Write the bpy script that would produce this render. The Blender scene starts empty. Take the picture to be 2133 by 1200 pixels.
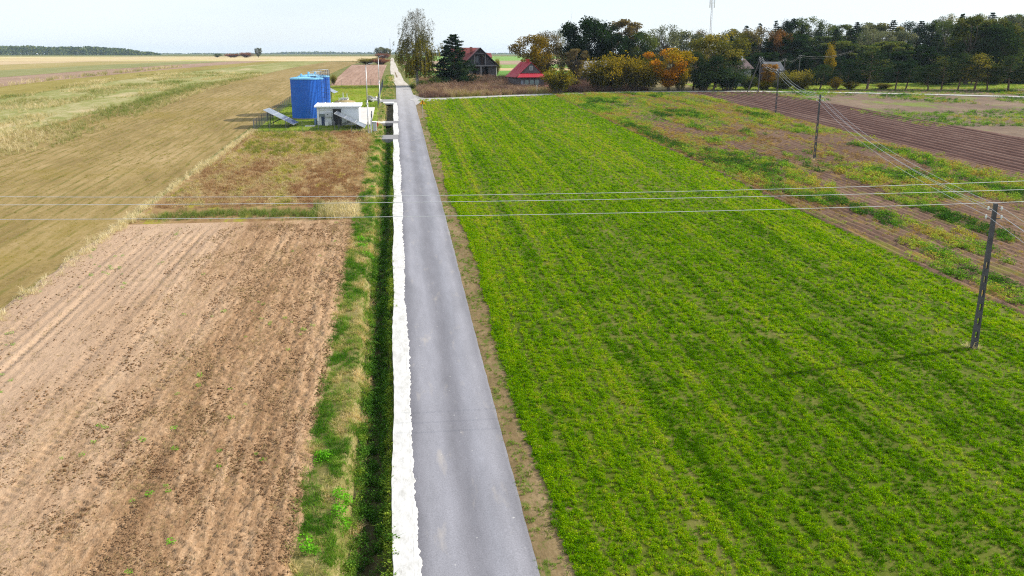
import bpy, math, random
import numpy as np
R = math.radians
random.seed(7); RNG = np.random.default_rng(11)
sc = bpy.context.scene
COL = sc.collection

# ------------------------------------------------------------ camera, sky, sun
F = 1770.0; H = 16.0; YH = 112.0                 # focal length and horizon row in photo pixels, camera height
P = math.atan((600-YH)/F); YAW = math.atan((1066.5-822)/math.hypot(F, 600-YH))
cam_d = bpy.data.cameras.new('camera'); cam = bpy.data.objects.new('camera', cam_d); COL.objects.link(cam)
cam.location = (0, 0, H); cam.rotation_euler = (R(90)-P, 0, -YAW)
cam_d.sensor_width = 36; cam_d.lens = 36*F/2133; cam_d.clip_start = .1; cam_d.clip_end = 30000
sc.camera = cam
SUN_AZ = R(79); SUN_EL = R(31)                   # azimuth from the road's direction, clockwise
w = bpy.data.worlds.new('World'); sc.world = w; w.use_nodes = True
nt = w.node_tree; nt.nodes.clear()
sky = nt.nodes.new('ShaderNodeTexSky'); sky.sky_type = 'NISHITA'; sky.sun_disc = False
sky.sun_elevation = SUN_EL; sky.sun_rotation = SUN_AZ; sky.air_density = 1.0; sky.dust_density = .6; sky.ozone_density = 3
tc = nt.nodes.new('ShaderNodeTexCoord'); mp = nt.nodes.new('ShaderNodeMapping'); mp.inputs['Scale'].default_value = (1.6, 1.6, 7)
no = nt.nodes.new('ShaderNodeTexNoise'); no.inputs['Scale'].default_value = 1.7; no.inputs['Detail'].default_value = 7; no.inputs['Roughness'].default_value = .55
rp = nt.nodes.new('ShaderNodeValToRGB'); rp.color_ramp.elements[0].position = .3; rp.color_ramp.elements[0].color = (.62,)*3+(1,)
rp.color_ramp.elements[1].position = .66; rp.color_ramp.elements[1].color = (.92,)*3+(1,)
mx = nt.nodes.new('ShaderNodeMix'); mx.data_type = 'RGBA'
bgn = nt.nodes.new('ShaderNodeBackground'); bgn.inputs['Strength'].default_value = .105
wo = nt.nodes.new('ShaderNodeOutputWorld')
L = nt.links.new
L(tc.outputs['Generated'], mp.inputs['Vector']); L(mp.outputs['Vector'], no.inputs['Vector']); L(no.outputs['Fac'], rp.inputs['Fac'])
L(rp.outputs['Color'], mx.inputs['Factor']); L(sky.outputs['Color'], mx.inputs['A']); mx.inputs['B'].default_value = (6.2, 6.75, 7.3, 1)
L(mx.outputs['Result'], bgn.inputs['Color']); L(bgn.outputs['Background'], wo.inputs['Surface'])
sd = bpy.data.lights.new('sun', 'SUN'); sd.energy = 4.9; sd.angle = R(.55); sd.color = (1, .93, .82)
so = bpy.data.objects.new('sun', sd); COL.objects.link(so)
so.rotation_euler = (R(90)-SUN_EL, 0, math.pi-SUN_AZ)
so.location = (200, 60, 150)
sc.view_settings.view_transform = 'Standard'; sc.view_settings.look = 'None'
sc.view_settings.exposure = 0.6; sc.view_settings.gamma = 1
sc.cycles.max_bounces = 6; sc.cycles.diffuse_bounces = 3; sc.cycles.transparent_max_bounces = 4
sc.cycles.use_denoising = False; sc.cycles.filter_width = 1.15

# ------------------------------------------------------------ terrain heights and photo-to-ground sums
SL = math.tan(math.atan(557/F)-P)
KY = [-100, 0, 200, 253, 350, 442, 700, 1062, 2000, 4000, 9000]
KZ = [-100*SL, 0, 200*SL, 200*SL+1.3, 200*SL+2.4, 200*SL+3.1, 10.9, 11.2, 12, 12.5, 13]
_ty = np.arange(-100, 9000, 2.); _tz = np.interp(_ty, KY, KZ); _k = np.hanning(21); _k /= _k.sum()
_t2 = np.convolve(np.pad(_tz, 10, mode='edge'), _k, mode='valid'); _t2[:12] = _tz[:12]
def G(y): return np.interp(y, _ty, _t2)
def ray(px, py):
    u = (px-1066.5)/F; v = (600-py)/F
    f = math.cos(P)+v*math.sin(P); z = -math.sin(P)+v*math.cos(P); c, s = math.cos(YAW), math.sin(YAW)
    return (u*c+f*s, -u*s+f*c, z)
def gp(px, py):                                   # where a line of sight meets the ground
    d = ray(px, py); last = 4.
    for t in np.geomspace(5, 9000, 700):
        if H+d[2]*t < G(d[1]*t):
            lo, hi = last, t
            for _ in range(40):
                m = (lo+hi)/2
                if H+d[2]*m < G(d[1]*m): hi = m
                else: lo = m
            return (d[0]*hi, d[1]*hi, float(G(d[1]*hi)))
        last = t
def at(px, py, Y):                                # point of a line of sight at depth Y along the road
    d = ray(px, py); t = Y/d[1]; return (d[0]*t, Y, H+d[2]*t)

def sstep(a, b, x): t = np.clip((x-a)/(b-a), 0, 1); return t*t*(3-2*t)
def _h(ix, iy, s):
    n = (ix*374761393+iy*668265263+s*974634541) & 0xffffffff
    n = ((n ^ (n >> 13))*1274126177) & 0xffffffff
    return ((n ^ (n >> 16)) & 0xffff)/65535.
def vn(x, y, s=0):
    x = np.asarray(x, float); y = np.asarray(y, float)
    ix = np.floor(x).astype(np.int64); iy = np.floor(y).astype(np.int64); fx = x-ix; fy = y-iy
    fx = fx*fx*(3-2*fx); fy = fy*fy*(3-2*fy)
    return (_h(ix, iy, s)*(1-fx)+_h(ix+1, iy, s)*fx)*(1-fy)+(_h(ix, iy+1, s)*(1-fx)+_h(ix+1, iy+1, s)*fx)*fy
def fbm(x, y, s=0, o=4):
    r = 0; a = .5; t = 0
    for i in range(o): r = r+a*vn(x*2**i, y*2**i, s+i*17); t += a; a *= .5
    return r/t
def ditch(x, y):                                  # the ditch beside the white shoulder
    cx = -1.42+.1*np.sin(y*.21)
    d = -.75*np.clip(1-((x-cx)/.95)**2, 0, 1)**.8
    return d*sstep(-60, -40, y)*(1-sstep(176, 179, y))
def gz(x, y):
    x = np.asarray(x, float); y = np.asarray(y, float)
    hill = 3.5*sstep(80, 170, x)*sstep(215, 330, y)*(1-sstep(600, 900, y))
    return G(y)+ditch(x, y)+hill

# ------------------------------------------------------------ node helpers and materials
class NT:
    def __init__(s, name):
        s.m = bpy.data.materials.new(name); s.m.use_nodes = True; s.t = s.m.node_tree; s.t.nodes.clear()
        s.out = s.t.nodes.new('ShaderNodeOutputMaterial'); s.co = None
    def n(s, typ, **k):
        o = s.t.nodes.new('ShaderNode'+typ)
        for a, b in k.items(): setattr(o, a, b)
        return o
    def l(s, a, b): s.t.links.new(a, b)
    def coord(s):
        if not s.co: s.co = s.n('TexCoord').outputs['Object']
        return s.co
    def noise(s, scale=(1, 1, 1), detail=4, rough=.6, dist=0.):
        mp = s.n('Mapping'); mp.inputs['Scale'].default_value = scale; s.l(s.coord(), mp.inputs['Vector'])
        q = s.n('TexNoise'); q.inputs['Scale'].default_value = 1; q.inputs['Detail'].default_value = detail
        q.inputs['Roughness'].default_value = rough; q.inputs['Distortion'].default_value = dist
        s.l(mp.outputs['Vector'], q.inputs['Vector']); return q.outputs['Fac']
    def ramp(s, fac, stops):
        r = s.n('ValToRGB'); e = r.color_ramp.elements
        while len(e) < len(stops): e.new(.5)
        for q, (p, c) in zip(e, stops):
            q.position = p; q.color = (*c, 1) if len(c) == 3 else c
        s.l(fac, r.inputs['Fac']); return r.outputs['Color']
    def math(s, op, a, b=None, c=None):
        q = s.n('Math', operation=op)
        for i, v in enumerate((a, b, c)):
            if v is None: continue
            if hasattr(v, 'links'): s.l(v, q.inputs[i])
            else: q.inputs[i].default_value = v
        return q.outputs[0]
    def mix(s, f, a, b, blend='MIX'):
        q = s.n('Mix', data_type='RGBA', blend_type=blend)
        for k, v in (('Factor', f), ('A', a), ('B', b)):
            i = q.inputs[k]
            if hasattr(v, 'links'): s.l(v, i)
            elif isinstance(v, (int, float)): i.default_value = v
            else: i.default_value = (*v, 1)
        return q.outputs['Result']
    def sepx(s):
        q = s.n('SeparateXYZ'); s.l(s.coord(), q.inputs[0]); return q.outputs
    def pr(s, col, rough=.8, metal=0., spec=.3, bump=None, bs=.3, bd=.05):
        b = s.n('BsdfPrincipled'); b.inputs['Roughness'].default_value = rough; b.inputs['Metallic'].default_value = metal
        b.inputs['Specular IOR Level'].default_value = spec
        if hasattr(col, 'links'): s.l(col, b.inputs['Base Color'])
        else: b.inputs['Base Color'].default_value = (*col, 1)
        if bump is not None:
            q = s.n('Bump'); q.inputs['Strength'].default_value = bs; q.inputs['Distance'].default_value = bd
            s.l(bump, q.inputs['Height']); s.l(q.outputs['Normal'], b.inputs['Normal'])
        s.l(b.outputs[0], s.out.inputs['Surface']); return s.m

MC = {}
def plain(name, col, rough=.6, metal=0., spec=.35, var=.12, sc_=3.):
    if name in MC: return MC[name]
    s = NT(name); a = tuple(c*(1-var) for c in col); b = tuple(min(1, c*(1+var)) for c in col)
    MC[name] = s.pr(s.ramp(s.noise((sc_,)*3, 4), [(.3, a), (.7, b)]), rough, metal, spec); return MC[name]
def soil(name, dark, mid, light, big=(.12, .03), med=(2.2, .5), fine=(7, 5), bump=.04, rows=None, spots=None, wts=(.4, .35, .25), lo=.36, hi=.64, dry=None):
    """Field surface: broad streaks along the rows, middle clods and fine grain; optional plant rows and plant spots."""
    s = NT(name)
    a = s.noise((big[0], big[1], 1), 3); b = s.noise((med[0], med[1], 1), 4, .65); c = s.noise((fine[0], fine[1], 1), 4, .7)
    v = s.math('ADD', s.math('ADD', s.math('MULTIPLY', a, wts[0]), s.math('MULTIPLY', b, wts[1])), s.math('MULTIPLY', c, wts[2]))
    col = s.ramp(v, [(lo, dark), ((lo+hi)/2, mid), (hi, light)])
    if rows:                                    # (spacing in m, colour, amount)
        x = s.sepx()[0]; wob = s.math('MULTIPLY', s.noise((.3, .05, 1), 2), rows[0]*1.2)
        sn = s.math('SINE', s.math('MULTIPLY', s.math('ADD', x, wob), 6.2832/rows[0]))
        fac = s.math('MULTIPLY', s.ramp(sn, [(.45, (0, 0, 0)), (.9, (1, 1, 1))]), rows[2])
        brk = s.ramp(s.noise((.8, .25, 1), 4, .7), [(.4, (0, 0, 0)), (.6, (1, 1, 1))])
        col = s.mix(s.math('MULTIPLY', fac, brk), col, rows[1])
    if dry:                                     # crusted, paler soil on one side of the field
        x = s.sepx()[0]; t = s.math('ADD', s.math('MULTIPLY', s.math('SUBTRACT', x, dry[0]), 1/(dry[1]-dry[0])), s.math('MULTIPLY', s.math('SUBTRACT', s.noise((.35, .05, 1), 4), .5), 1.3))
        col = s.mix(s.ramp(t, [(.1, (.62,)*3), (.75, (0, 0, 0))]), col, dry[2])
    for sp in spots or []:                      # (noise scale, colour, threshold, softness)
        f = s.ramp(s.noise((sp[0][0], sp[0][1], 1), 5, .7), [(sp[2], (0, 0, 0)), (sp[2]+sp[3], (1, 1, 1))])
        col = s.mix(f, col, sp[1])
    h = s.math('ADD', s.math('MULTIPLY', b, .6), s.math('MULTIPLY', c, .4))
    return s.pr(col, .95, 0, .1, h, .9, bump)
def leafmat(name, cols, trans=.35, rough=.7):
    """Leaves: palette picked per leaf (attribute) and per plant."""
    if name in MC: return MC[name]
    s = NT(name); at_ = s.n('Attribute', attribute_name='Col')
    oi = s.n('ObjectInfo')
    sp = s.n('SeparateColor'); s.l(at_.outputs['Color'], sp.inputs[0])
    f = s.math('ADD', s.math('MULTIPLY', sp.outputs[0], .72), s.math('MULTIPLY', oi.outputs['Random'], .28))
    k = len(cols); c = s.ramp(f, [((i+.5)/k*.8+.1, q) for i, q in enumerate(cols)])
    c = s.mix(1., c, s.ramp(sp.outputs[1], [(0, (.72,)*3), (1, (1.25,)*3)]), 'MULTIPLY')
    d = s.n('BsdfDiffuse'); t = s.n('BsdfTranslucent'); mx = s.n('MixShader'); mx.inputs[0].default_value = trans
    s.l(c, d.inputs[0]); s.l(s.mix(1., c, (1.2, 1.15, .6), 'MULTIPLY'), t.inputs[0]); s.l(d.outputs[0], mx.inputs[1]); s.l(t.outputs[0], mx.inputs[2])
    s.l(mx.outputs[0], s.out.inputs['Surface']); MC[name] = s.m; return s.m
def grassmat(name, cols, trans=.35):
    """Scattered plants: palette picked by the plant's own 'tint' value."""
    if name in MC: return MC[name]
    s = NT(name); a = s.n('Attribute', attribute_name='tint', attribute_type='INSTANCER')
    b = s.n('Attribute', attribute_name='Col'); sp = s.n('SeparateColor'); s.l(b.outputs['Color'], sp.inputs[0])
    cols = [tuple(min(.75, q*1.55) for q in c_) for c_ in cols]; k = len(cols); c = s.ramp(a.outputs['Fac'], [((i+.5)/k, q) for i, q in enumerate(cols)])
    c = s.mix(1., c, s.ramp(sp.outputs[0], [(0, (.7,)*3), (1, (1.3,)*3)]), 'MULTIPLY')
    d = s.n('BsdfDiffuse'); t = s.n('BsdfTranslucent'); mx = s.n('MixShader'); mx.inputs[0].default_value = trans
    s.l(c, d.inputs[0]); s.l(s.mix(1., c, (1.15, 1.1, .6), 'MULTIPLY'), t.inputs[0]); s.l(d.outputs[0], mx.inputs[1]); s.l(t.outputs[0], mx.inputs[2])
    s.l(mx.outputs[0], s.out.inputs['Surface']); MC[name] = s.m; return s.m

# ------------------------------------------------------------ mesh helpers
class MB:
    def __init__(s): s.v = []; s.f = []
    def add(s, vs, fs):
        o = len(s.v); s.v += [tuple(q) for q in vs]; s.f += [tuple(o+i for i in q) for q in fs]; return s
    def box(s, x0, x1, y0, y1, z0, z1):
        return s.add([(x0,y0,z0),(x1,y0,z0),(x1,y1,z0),(x0,y1,z0),(x0,y0,z1),(x1,y0,z1),(x1,y1,z1),(x0,y1,z1)],
                     [(3,2,1,0),(4,5,6,7),(0,1,5,4),(1,2,6,5),(2,3,7,6),(3,0,4,7)])
    def hexa(s, vs): return s.add(vs, [(3,2,1,0),(4,5,6,7),(0,1,5,4),(1,2,6,5),(2,3,7,6),(3,0,4,7)])
    def cyl(s, p, q, r0, r1=None, n=8, cap=True):
        r1 = r0 if r1 is None else r1; p = np.array(p, float); q = np.array(q, float); d = q-p; d /= np.linalg.norm(d)+1e-9
        a = np.cross(d, (0, 0, 1) if abs(d[2]) < .9 else (1, 0, 0)); a /= np.linalg.norm(a); b = np.cross(d, a)
        vs = [p+r0*(math.cos(t)*a+math.sin(t)*b) for t in np.linspace(0, 2*math.pi, n, False)]
        vs += [q+r1*(math.cos(t)*a+math.sin(t)*b) for t in np.linspace(0, 2*math.pi, n, False)]
        fs = [(i, (i+1) % n, n+(i+1) % n, n+i) for i in range(n)]
        if cap: fs += [tuple(range(n-1, -1, -1)), tuple(range(n, 2*n))]
        return s.add(vs, fs)
    def tube(s, pts, r, n=5):
        for i in range(len(pts)-1):
            ra, rb = (r[i], r[i+1]) if hasattr(r, '__len__') else (r, r); s.cyl(pts[i], pts[i+1], ra, rb, n)
        return s
    def prism(s, poly, a, b, axis):               # polygon in the two other axes, extruded from a to b
        n = len(poly); mk = (lambda p, t: (t, p[0], p[1])) if axis == 'x' else (lambda p, t: (p[0], t, p[1])) if axis == 'y' else (lambda p, t: (p[0], p[1], t))
        return s.add([mk(p, a) for p in poly]+[mk(p, b) for p in poly],
                     [tuple(range(n))[::-1], tuple(range(n, 2*n))]+[(i, (i+1) % n, n+(i+1) % n, n+i) for i in range(n)])
    def mesh(s, name):
        me = bpy.data.meshes.new(name); me.from_pydata(s.v, [], s.f); me.update(); return me
    def build(s, name, mat, parent=None, smooth=False):
        return obj(name, s.mesh(name), mat, parent, smooth)
def obj(name, me, mat=None, parent=None, smooth=False):
    if mat and not me.materials: me.materials.append(mat)
    o = bpy.data.objects.new(name, me); COL.objects.link(o)
    if parent: o.parent = parent
    if smooth: me.polygons.foreach_set('use_smooth', [True]*len(me.polygons))
    return o
def tag(o, label=None, cat=None, group=None, kind=None):
    for k, v in (('label', label), ('category', cat), ('group', group), ('kind', kind)):
        if v: o[k] = v
    return o
def thing(name, label, cat, loc=(0, 0, 0), rz=0., group=None):
    o = bpy.data.objects.new(name, None); COL.objects.link(o); o.location = loc; o.rotation_euler[2] = rz
    o.empty_display_size = .3; return tag(o, label, cat, group)
def arr_mesh(name, V, Fq, col=None):
    """Quads or triangles from arrays, with an optional per-face colour attribute."""
    k = Fq.shape[1]; me = bpy.data.meshes.new(name); n = len(Fq)
    me.vertices.add(len(V)); me.vertices.foreach_set('co', np.ascontiguousarray(V, np.float32).ravel())
    me.loops.add(n*k); me.loops.foreach_set('vertex_index', np.ascontiguousarray(Fq, np.int32).ravel())
    me.polygons.add(n); me.polygons.foreach_set('loop_start', np.arange(0, n*k, k, dtype=np.int32))
    me.update(calc_edges=True)
    if col is not None:
        a = me.attributes.new('Col', 'FLOAT_COLOR', 'FACE'); c = np.ones((n, 4), np.float32); c[:, :col.shape[1]] = col; a.data.foreach_set('color', c.ravel())
    return me
def grid_mesh(name, X, Y, Z):
    a, b = X.shape; i = np.arange(a*b).reshape(a, b)
    Fq = np.stack([i[:-1, :-1], i[:-1, 1:], i[1:, 1:], i[1:, :-1]], -1).reshape(-1, 4)
    return arr_mesh(name, np.stack([X, Y, Z], -1).reshape(-1, 3), Fq)
def sheet(name, xl, xr, y0, y1, mat, off, nx=12, ny=60, disp=None, smooth=True):
    """A field: runs along the road's direction between two side lines, lying on the terrain."""
    ys = np.geomspace(y0, y1, ny) if y1/y0 > 2 else np.linspace(y0, y1, ny)
    u = np.linspace(0, 1, nx); a = np.array([xl(y) if callable(xl) else xl for y in ys]); b = np.array([xr(y) if callable(xr) else xr for y in ys])
    X = a[:, None]*(1-u)+b[:, None]*u; Y = np.repeat(ys[:, None], nx, 1)
    Z = gz(X, Y)+off
    if disp is not None: Z = Z+disp(X, Y, u[None, :]*np.ones_like(X))
    return tag(obj(name, grid_mesh(name, X, Y, Z), mat, None, smooth), kind='structure')
def ribbon(name, pts, wd, mat, off, nx=5, seg=6, edge=.0):
    """A track along a line of ground points."""
    p = np.array(pts, float); t = np.arange(len(p)); tt = np.linspace(0, len(p)-1, (len(p)-1)*seg+1)
    C = np.stack([np.interp(tt, t, p[:, 0]), np.interp(tt, t, p[:, 1])], -1)
    for _ in range(seg): C[1:-1] = (C[:-2]+2*C[1:-1]+C[2:])/4
    W = np.interp(tt, t, wd) if hasattr(wd, '__len__') else np.full(len(tt), wd)
    D = np.gradient(C, axis=0); D /= np.linalg.norm(D, axis=1)[:, None]; N = np.stack([D[:, 1], -D[:, 0]], -1)
    u = np.linspace(-.5, .5, nx); wob = 1+edge*(np.stack([vn(tt*2.3, tt*0+i, 5) for i in range(nx)], -1)-.5)*(np.abs(u)[None]*2)
    X = C[:, :1]+N[:, :1]*W[:, None]*u*wob; Y = C[:, 1:]+N[:, 1:]*W[:, None]*u*wob
    return tag(obj(name, grid_mesh(name, X, Y, gz(X, Y)+(off(X) if callable(off) else off)), mat, None, True), kind='structure')

# ------------------------------------------------------------ ground sheets
S_ = lambda k: tuple(k)
GREENSOIL = soil('far_field_green', (.075, .085, .02), (.12, .13, .03), (.2, .17, .07), big=(.02, .006), med=(.2, .1), fine=(1.2, .8), bump=.02)
def terrain():
    xs = np.unique(np.concatenate([np.linspace(-60, 120, 91), np.arange(-3.6, .2, .15), np.geomspace(120, 7000, 28), -np.geomspace(60, 7000, 32)]))
    ys = np.unique(np.concatenate([np.linspace(-60, 260, 161), np.geomspace(260, 8500, 70)]))
    X, Y = np.meshgrid(xs, ys); o = obj('ground', grid_mesh('ground', X, Y, gz(X, Y)), GREENSOIL, None, True)
    return tag(o, kind='structure')
terrain()
# left of the road
PLOUGH = soil('ploughed_soil', (.17, .098, .05), (.29, .18, .1), (.42, .285, .175), big=(.7, .03), med=(4.5, .9), fine=(14, 11), bump=.07, wts=(.36, .3, .34), lo=.39, hi=.6,
              spots=[((9, 7), (.12, .065, .032), .6, .06), ((3.2, 2.2), (.2, .135, .06), .63, .08)], dry=(-19, -7, (.43, .31, .22)))
def plough_disp(X, Y, U):
    a = ((fbm(X*6.5, Y*4.2, 1, 3)-.5)*.06+(RNG.uniform(0, 1, X.shape)-.5)*.06)*(.5+1.1*sstep(-17, -6, X)*1.0)
    tr = .022*np.sin((X+.25*vn(X*0, Y*.05, 4))*2*math.pi/.62)*sstep(.35, .6, vn(X*.35, Y*.03, 9))
    tw = sum(-.07*np.exp(-((X-c-.5*vn(X*0, Y*.04, 3))/.2)**2)*(.6+.4*np.sign(np.sin(Y*2*math.pi/.45+X*6))) for c in (-15.6, -13.9, -11.2, -9.5, -5.6, -19, -20.6))
    e = np.minimum(U, 1-U); top = 1-sstep(66, 71, Y)
    clod = .13*np.clip(fbm(X*1.7, Y*1.1, 21, 3)-.62, 0, 1)*sstep(-15, -7, X)*5*.5
    return (a+tr+tw+clod)*sstep(0, .012, e)*top + .03+.12*sstep(0, .02, e)*top
sheet('ploughed_field', lambda y: -22.9+.4*(float(vn(y*.5, 7.7))-.5), lambda y: -3.6+.35*(float(vn(y*.8, 5.5))-.5)+.2*(float(vn(y*3, 6.5))-.5), 19, 71.5, PLOUGH, .01, 250, 620, plough_disp)
WEEDS = soil('weedy_field_soil', (.15, .075, .035), (.25, .16, .07), (.34, .26, .13), big=(.25, .06), med=(1.4, .5), fine=(6, 5), bump=.06, spots=[((.5, .12), (.24, .21, .03), .56, .08), ((.35, .2), (.15, .07, .045), .6, .1)])
sheet('weedy_fallow_field', -22.2, -3.0, 71.5, 133, WEEDS, .03, 60, 140, lambda X, Y, U: .08*(fbm(X*.9, Y*.6, 5)-.5))
OLIVE = soil('seedling_field_soil', (.15, .105, .036), (.235, .17, .065), (.34, .245, .12), big=(.16, .012), med=(1.3, .22), fine=(6, 3.5), bump=.03, rows=(1.25, (.14, .12, .03), .9),
             spots=[((.05, .03), (.2, .15, .03), .55, .2), ((.9, .5), (.33, .24, .14), .7, .06)])
sheet('seedling_field', lambda y: -56+min(1, max(0, (y-120)/160))*11, -22.6, 30, 620, OLIVE, .02, 70, 160)
strips = [('grass_strip', -56, -84, soil('grass_strip_soil', (.13, .15, .035), (.22, .22, .07), (.36, .31, .17), big=(.09, .02), med=(.8, .3), fine=(4, 3), bump=.08, spots=[((.07, .02), (.42, .34, .2), .55, .12), ((.9, .5), (.38, .31, .17), .62, .06)])),
          ('olive_strip', -84, -103, soil('olive_strip_soil', (.17, .14, .03), (.23, .19, .05), (.3, .24, .08), big=(.1, .02), med=(.6, .2))),
          ('mauve_ploughed_strip', -103, -131, soil('mauve_strip_soil', (.2, .13, .09), (.26, .175, .125), (.32, .22, .16), big=(.1, .02), med=(.6, .1))),
          ('green_grey_strip', -131, -172, soil('green_grey_soil', (.14, .15, .05), (.2, .2, .08), (.3, .26, .13), big=(.06, .01), med=(.5, .1))),
          ('olive_far_strip', -172, -235, soil('olive_far_soil', (.22, .19, .06), (.28, .23, .09), (.35, .28, .13), big=(.06, .01), med=(.4, .1))),
          ('pale_stubble_strip', -235, -330, soil('pale_stubble', (.36, .27, .15), (.42, .32, .19), (.5, .4, .25), big=(.05, .01), med=(.4, .1))),
          ('pale_yellow_strip', -330, -900, soil('pale_yellow_field', (.4, .33, .15), (.48, .4, .2), (.54, .46, .27), big=(.01, .01), med=(.1, .05)))]
for i, (n_, a, b, m) in enumerate(strips):
    wl = lambda y, b=b, i=i: b*(1-.13*min(1, max(0, (y-120)/300)))
    wr = lambda y, a=a, i=i: (a*(1-.13*min(1, max(0, (y-120)/300))) if i else -56+min(1, max(0, (y-120)/160))*11)-.05
    sheet(n_, wl, wr, 90, 1500, m, .05 if i % 2 else .03, 24, 80)
sheet('stubble_beyond_ridge', -420, -23.5, 640, 1500, soil('stubble_ridge', (.38, .29, .16), (.46, .36, .2), (.52, .43, .24), big=(.03, .006), med=(.2, .05), spots=[((.012, .006), (.3, .33, .06), .58, .05)]), .09, 12, 40)
sheet('pink_ploughed_field', lambda y: -17-(y-232)*.022, -4.2, 232, 470, soil('pink_plough_soil', (.19, .115, .08), (.29, .185, .135), (.37, .25, .19), big=(.4, .02), med=(1.2, .2), fine=(4, 2), rows=(1.5, (.17, .1, .075), .7)), .05, 30, 60)
# compound
sheet('compound_lawn', -21.2, -3.2, 133.1, 231.5, soil('lawn_soil', (.1, .13, .015), (.17, .21, .02), (.25, .28, .04), big=(.15, .05), med=(1, .6), fine=(5, 4), spots=[((.25, .2), (.3, .22, .1), .64, .08)]), .045, 40, 80)
sheet('verge_bank', -3.75, -2.05, 15, 178, soil('verge_bank_soil', (.09, .09, .025), (.17, .15, .05), (.32, .25, .13), big=(.8, .3), med=(3, 1.4), fine=(9, 7), bump=.08), .035, 10, 200, lambda X, Y, U: .1*(fbm(X*2, Y*1.2, 44)-.45)*np.sin(U*math.pi))
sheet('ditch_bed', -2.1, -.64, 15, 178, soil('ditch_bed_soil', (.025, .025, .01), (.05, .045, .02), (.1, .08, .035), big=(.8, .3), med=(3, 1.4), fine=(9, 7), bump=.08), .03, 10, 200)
# right of the road
CROP = soil('crop_field_soil', (.04, .06, .004), (.08, .105, .008), (.14, .13, .035), big=(.35, .03), med=(2.4, .9), fine=(8, 6), bump=.07, spots=[((2.2, 1.3), (.2, .145, .08), .64, .05)])  # soil colours darkened to stand in for shade between the plants
sheet('green_crop_field', lambda y: 5.05+.25*math.sin(y*.13)+.1*math.sin(y*.71), lambda y: 35.1+.3*math.sin(y*.1), 17, 197, CROP, .03, 90, 260, lambda X, Y, U: .06*(fbm(X*1.4, Y*.9, 8)-.5)*sstep(0, .02, np.minimum(U, 1-U)))
MARG = soil('verge_soil', (.1, .07, .03), (.17, .12, .06), (.27, .2, .11), big=(.5, .1), med=(3, 1.2), fine=(9, 7), bump=.05, spots=[((1.6, .6), (.09, .115, .02), .55, .08), ((7, 5), (.09, .1, .02), .6, .05)])
sheet('road_margin', 3.7, 5.5, 15, 181, MARG, .012, 14, 160, lambda X, Y, U: .05*(fbm(X*3, Y*2, 3)-.4)*sstep(0, .1, U))
POT = soil('potato_field_soil', (.08, .045, .032), (.14, .083, .055), (.22, .14, .09), big=(.2, .04), med=(1.8, .6), fine=(6, 4), bump=.1, spots=[((.28, .1), (.16, .15, .025), .55, .1), ((.4, .12), (.27, .17, .04), .58, .1)])
def pot_disp(X, Y, U): return (.08+.07*np.sin(X*2*math.pi/.75)+.12*(fbm(X*.8, Y*.5, 6)-.5))*sstep(0, .012, U)
sheet('weedy_potato_field', 35.0, 68.3, 25, 199, POT, .02, 180, 220, pot_disp)
RIDGE = soil('dark_ridged_soil', (.1, .05, .04), (.155, .085, .066), (.24, .15, .115), big=(.35, .01), med=(1.6, .3), fine=(5, 3), bump=.08)
def ridge_disp(X, Y, U): return .17*np.sin(X*2*math.pi/1.6)*sstep(0, .03, np.minimum(U, 1-U))+.06*(fbm(X*1.1, Y*.5, 2)-.5)
sheet('dark_ridged_field', 68.4, lambda y: 90-(y-120)*.03, 60, 198, RIDGE, .13, 150, 120, ridge_disp)
ROUGH = soil('rough_field_soil', (.09, .06, .045), (.14, .097, .068), (.21, .15, .1), big=(.1, .05), med=(.8, .4), fine=(4, 3), bump=.08, spots=[((.12, .05), (.13, .16, .03), .54, .07)])
sheet('rough_field', lambda y: 90-(y-120)*.03+.05, 190, 80, 205, ROUGH, .06, 60, 60, lambda X, Y, U: .1*(fbm(X*.5, Y*.4, 12)-.5))
# behind the houses
for n_, x0, x1, y0, y1, c in (('yard_ground', 4.2, 84, 186, 276, ((.1, .085, .04), (.16, .13, .06), (.22, .18, .08))), ('green_field_far', 3.5, 150, 276, 345, ((.07, .16, .02), (.1, .21, .03), (.13, .25, .05))),
        ('tan_field_far', 3.5, 150, 345, 385, ((.36, .25, .12), (.42, .31, .16), (.46, .35, .2))), ('green_field_second', 3.5, 160, 385, 470, ((.1, .19, .03), (.14, .24, .04), (.2, .28, .07))),
        ('brown_field_far', 3.5, 200, 470, 660, ((.24, .17, .12), (.3, .22, .15), (.36, .27, .19))), ('green_field_third', 3.5, 260, 660, 1500, ((.12, .24, .04), (.16, .28, .06), (.22, .32, .08)))):
    sheet(n_, x0, x1, y0, y1, soil(n_+'_soil', *c, big=(.08, .02), med=(.7, .3), fine=(3, 2)), .04, 30, 24)
sheet('woodland_floor', 84, 420, 205, 420, soil('woodland_litter', (.03, .035, .012), (.06, .06, .02), (.1, .085, .035), big=(.1, .1), med=(.8, .8), fine=(3, 3)), .05, 40, 40)
sheet('meadow_clearing', 78, 175, 206, 232, soil('meadow_soil', (.12, .18, .015), (.2, .27, .02), (.28, .34, .04), big=(.1, .1), med=(.8, .8), fine=(3, 3)), .09, 40, 10)

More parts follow.
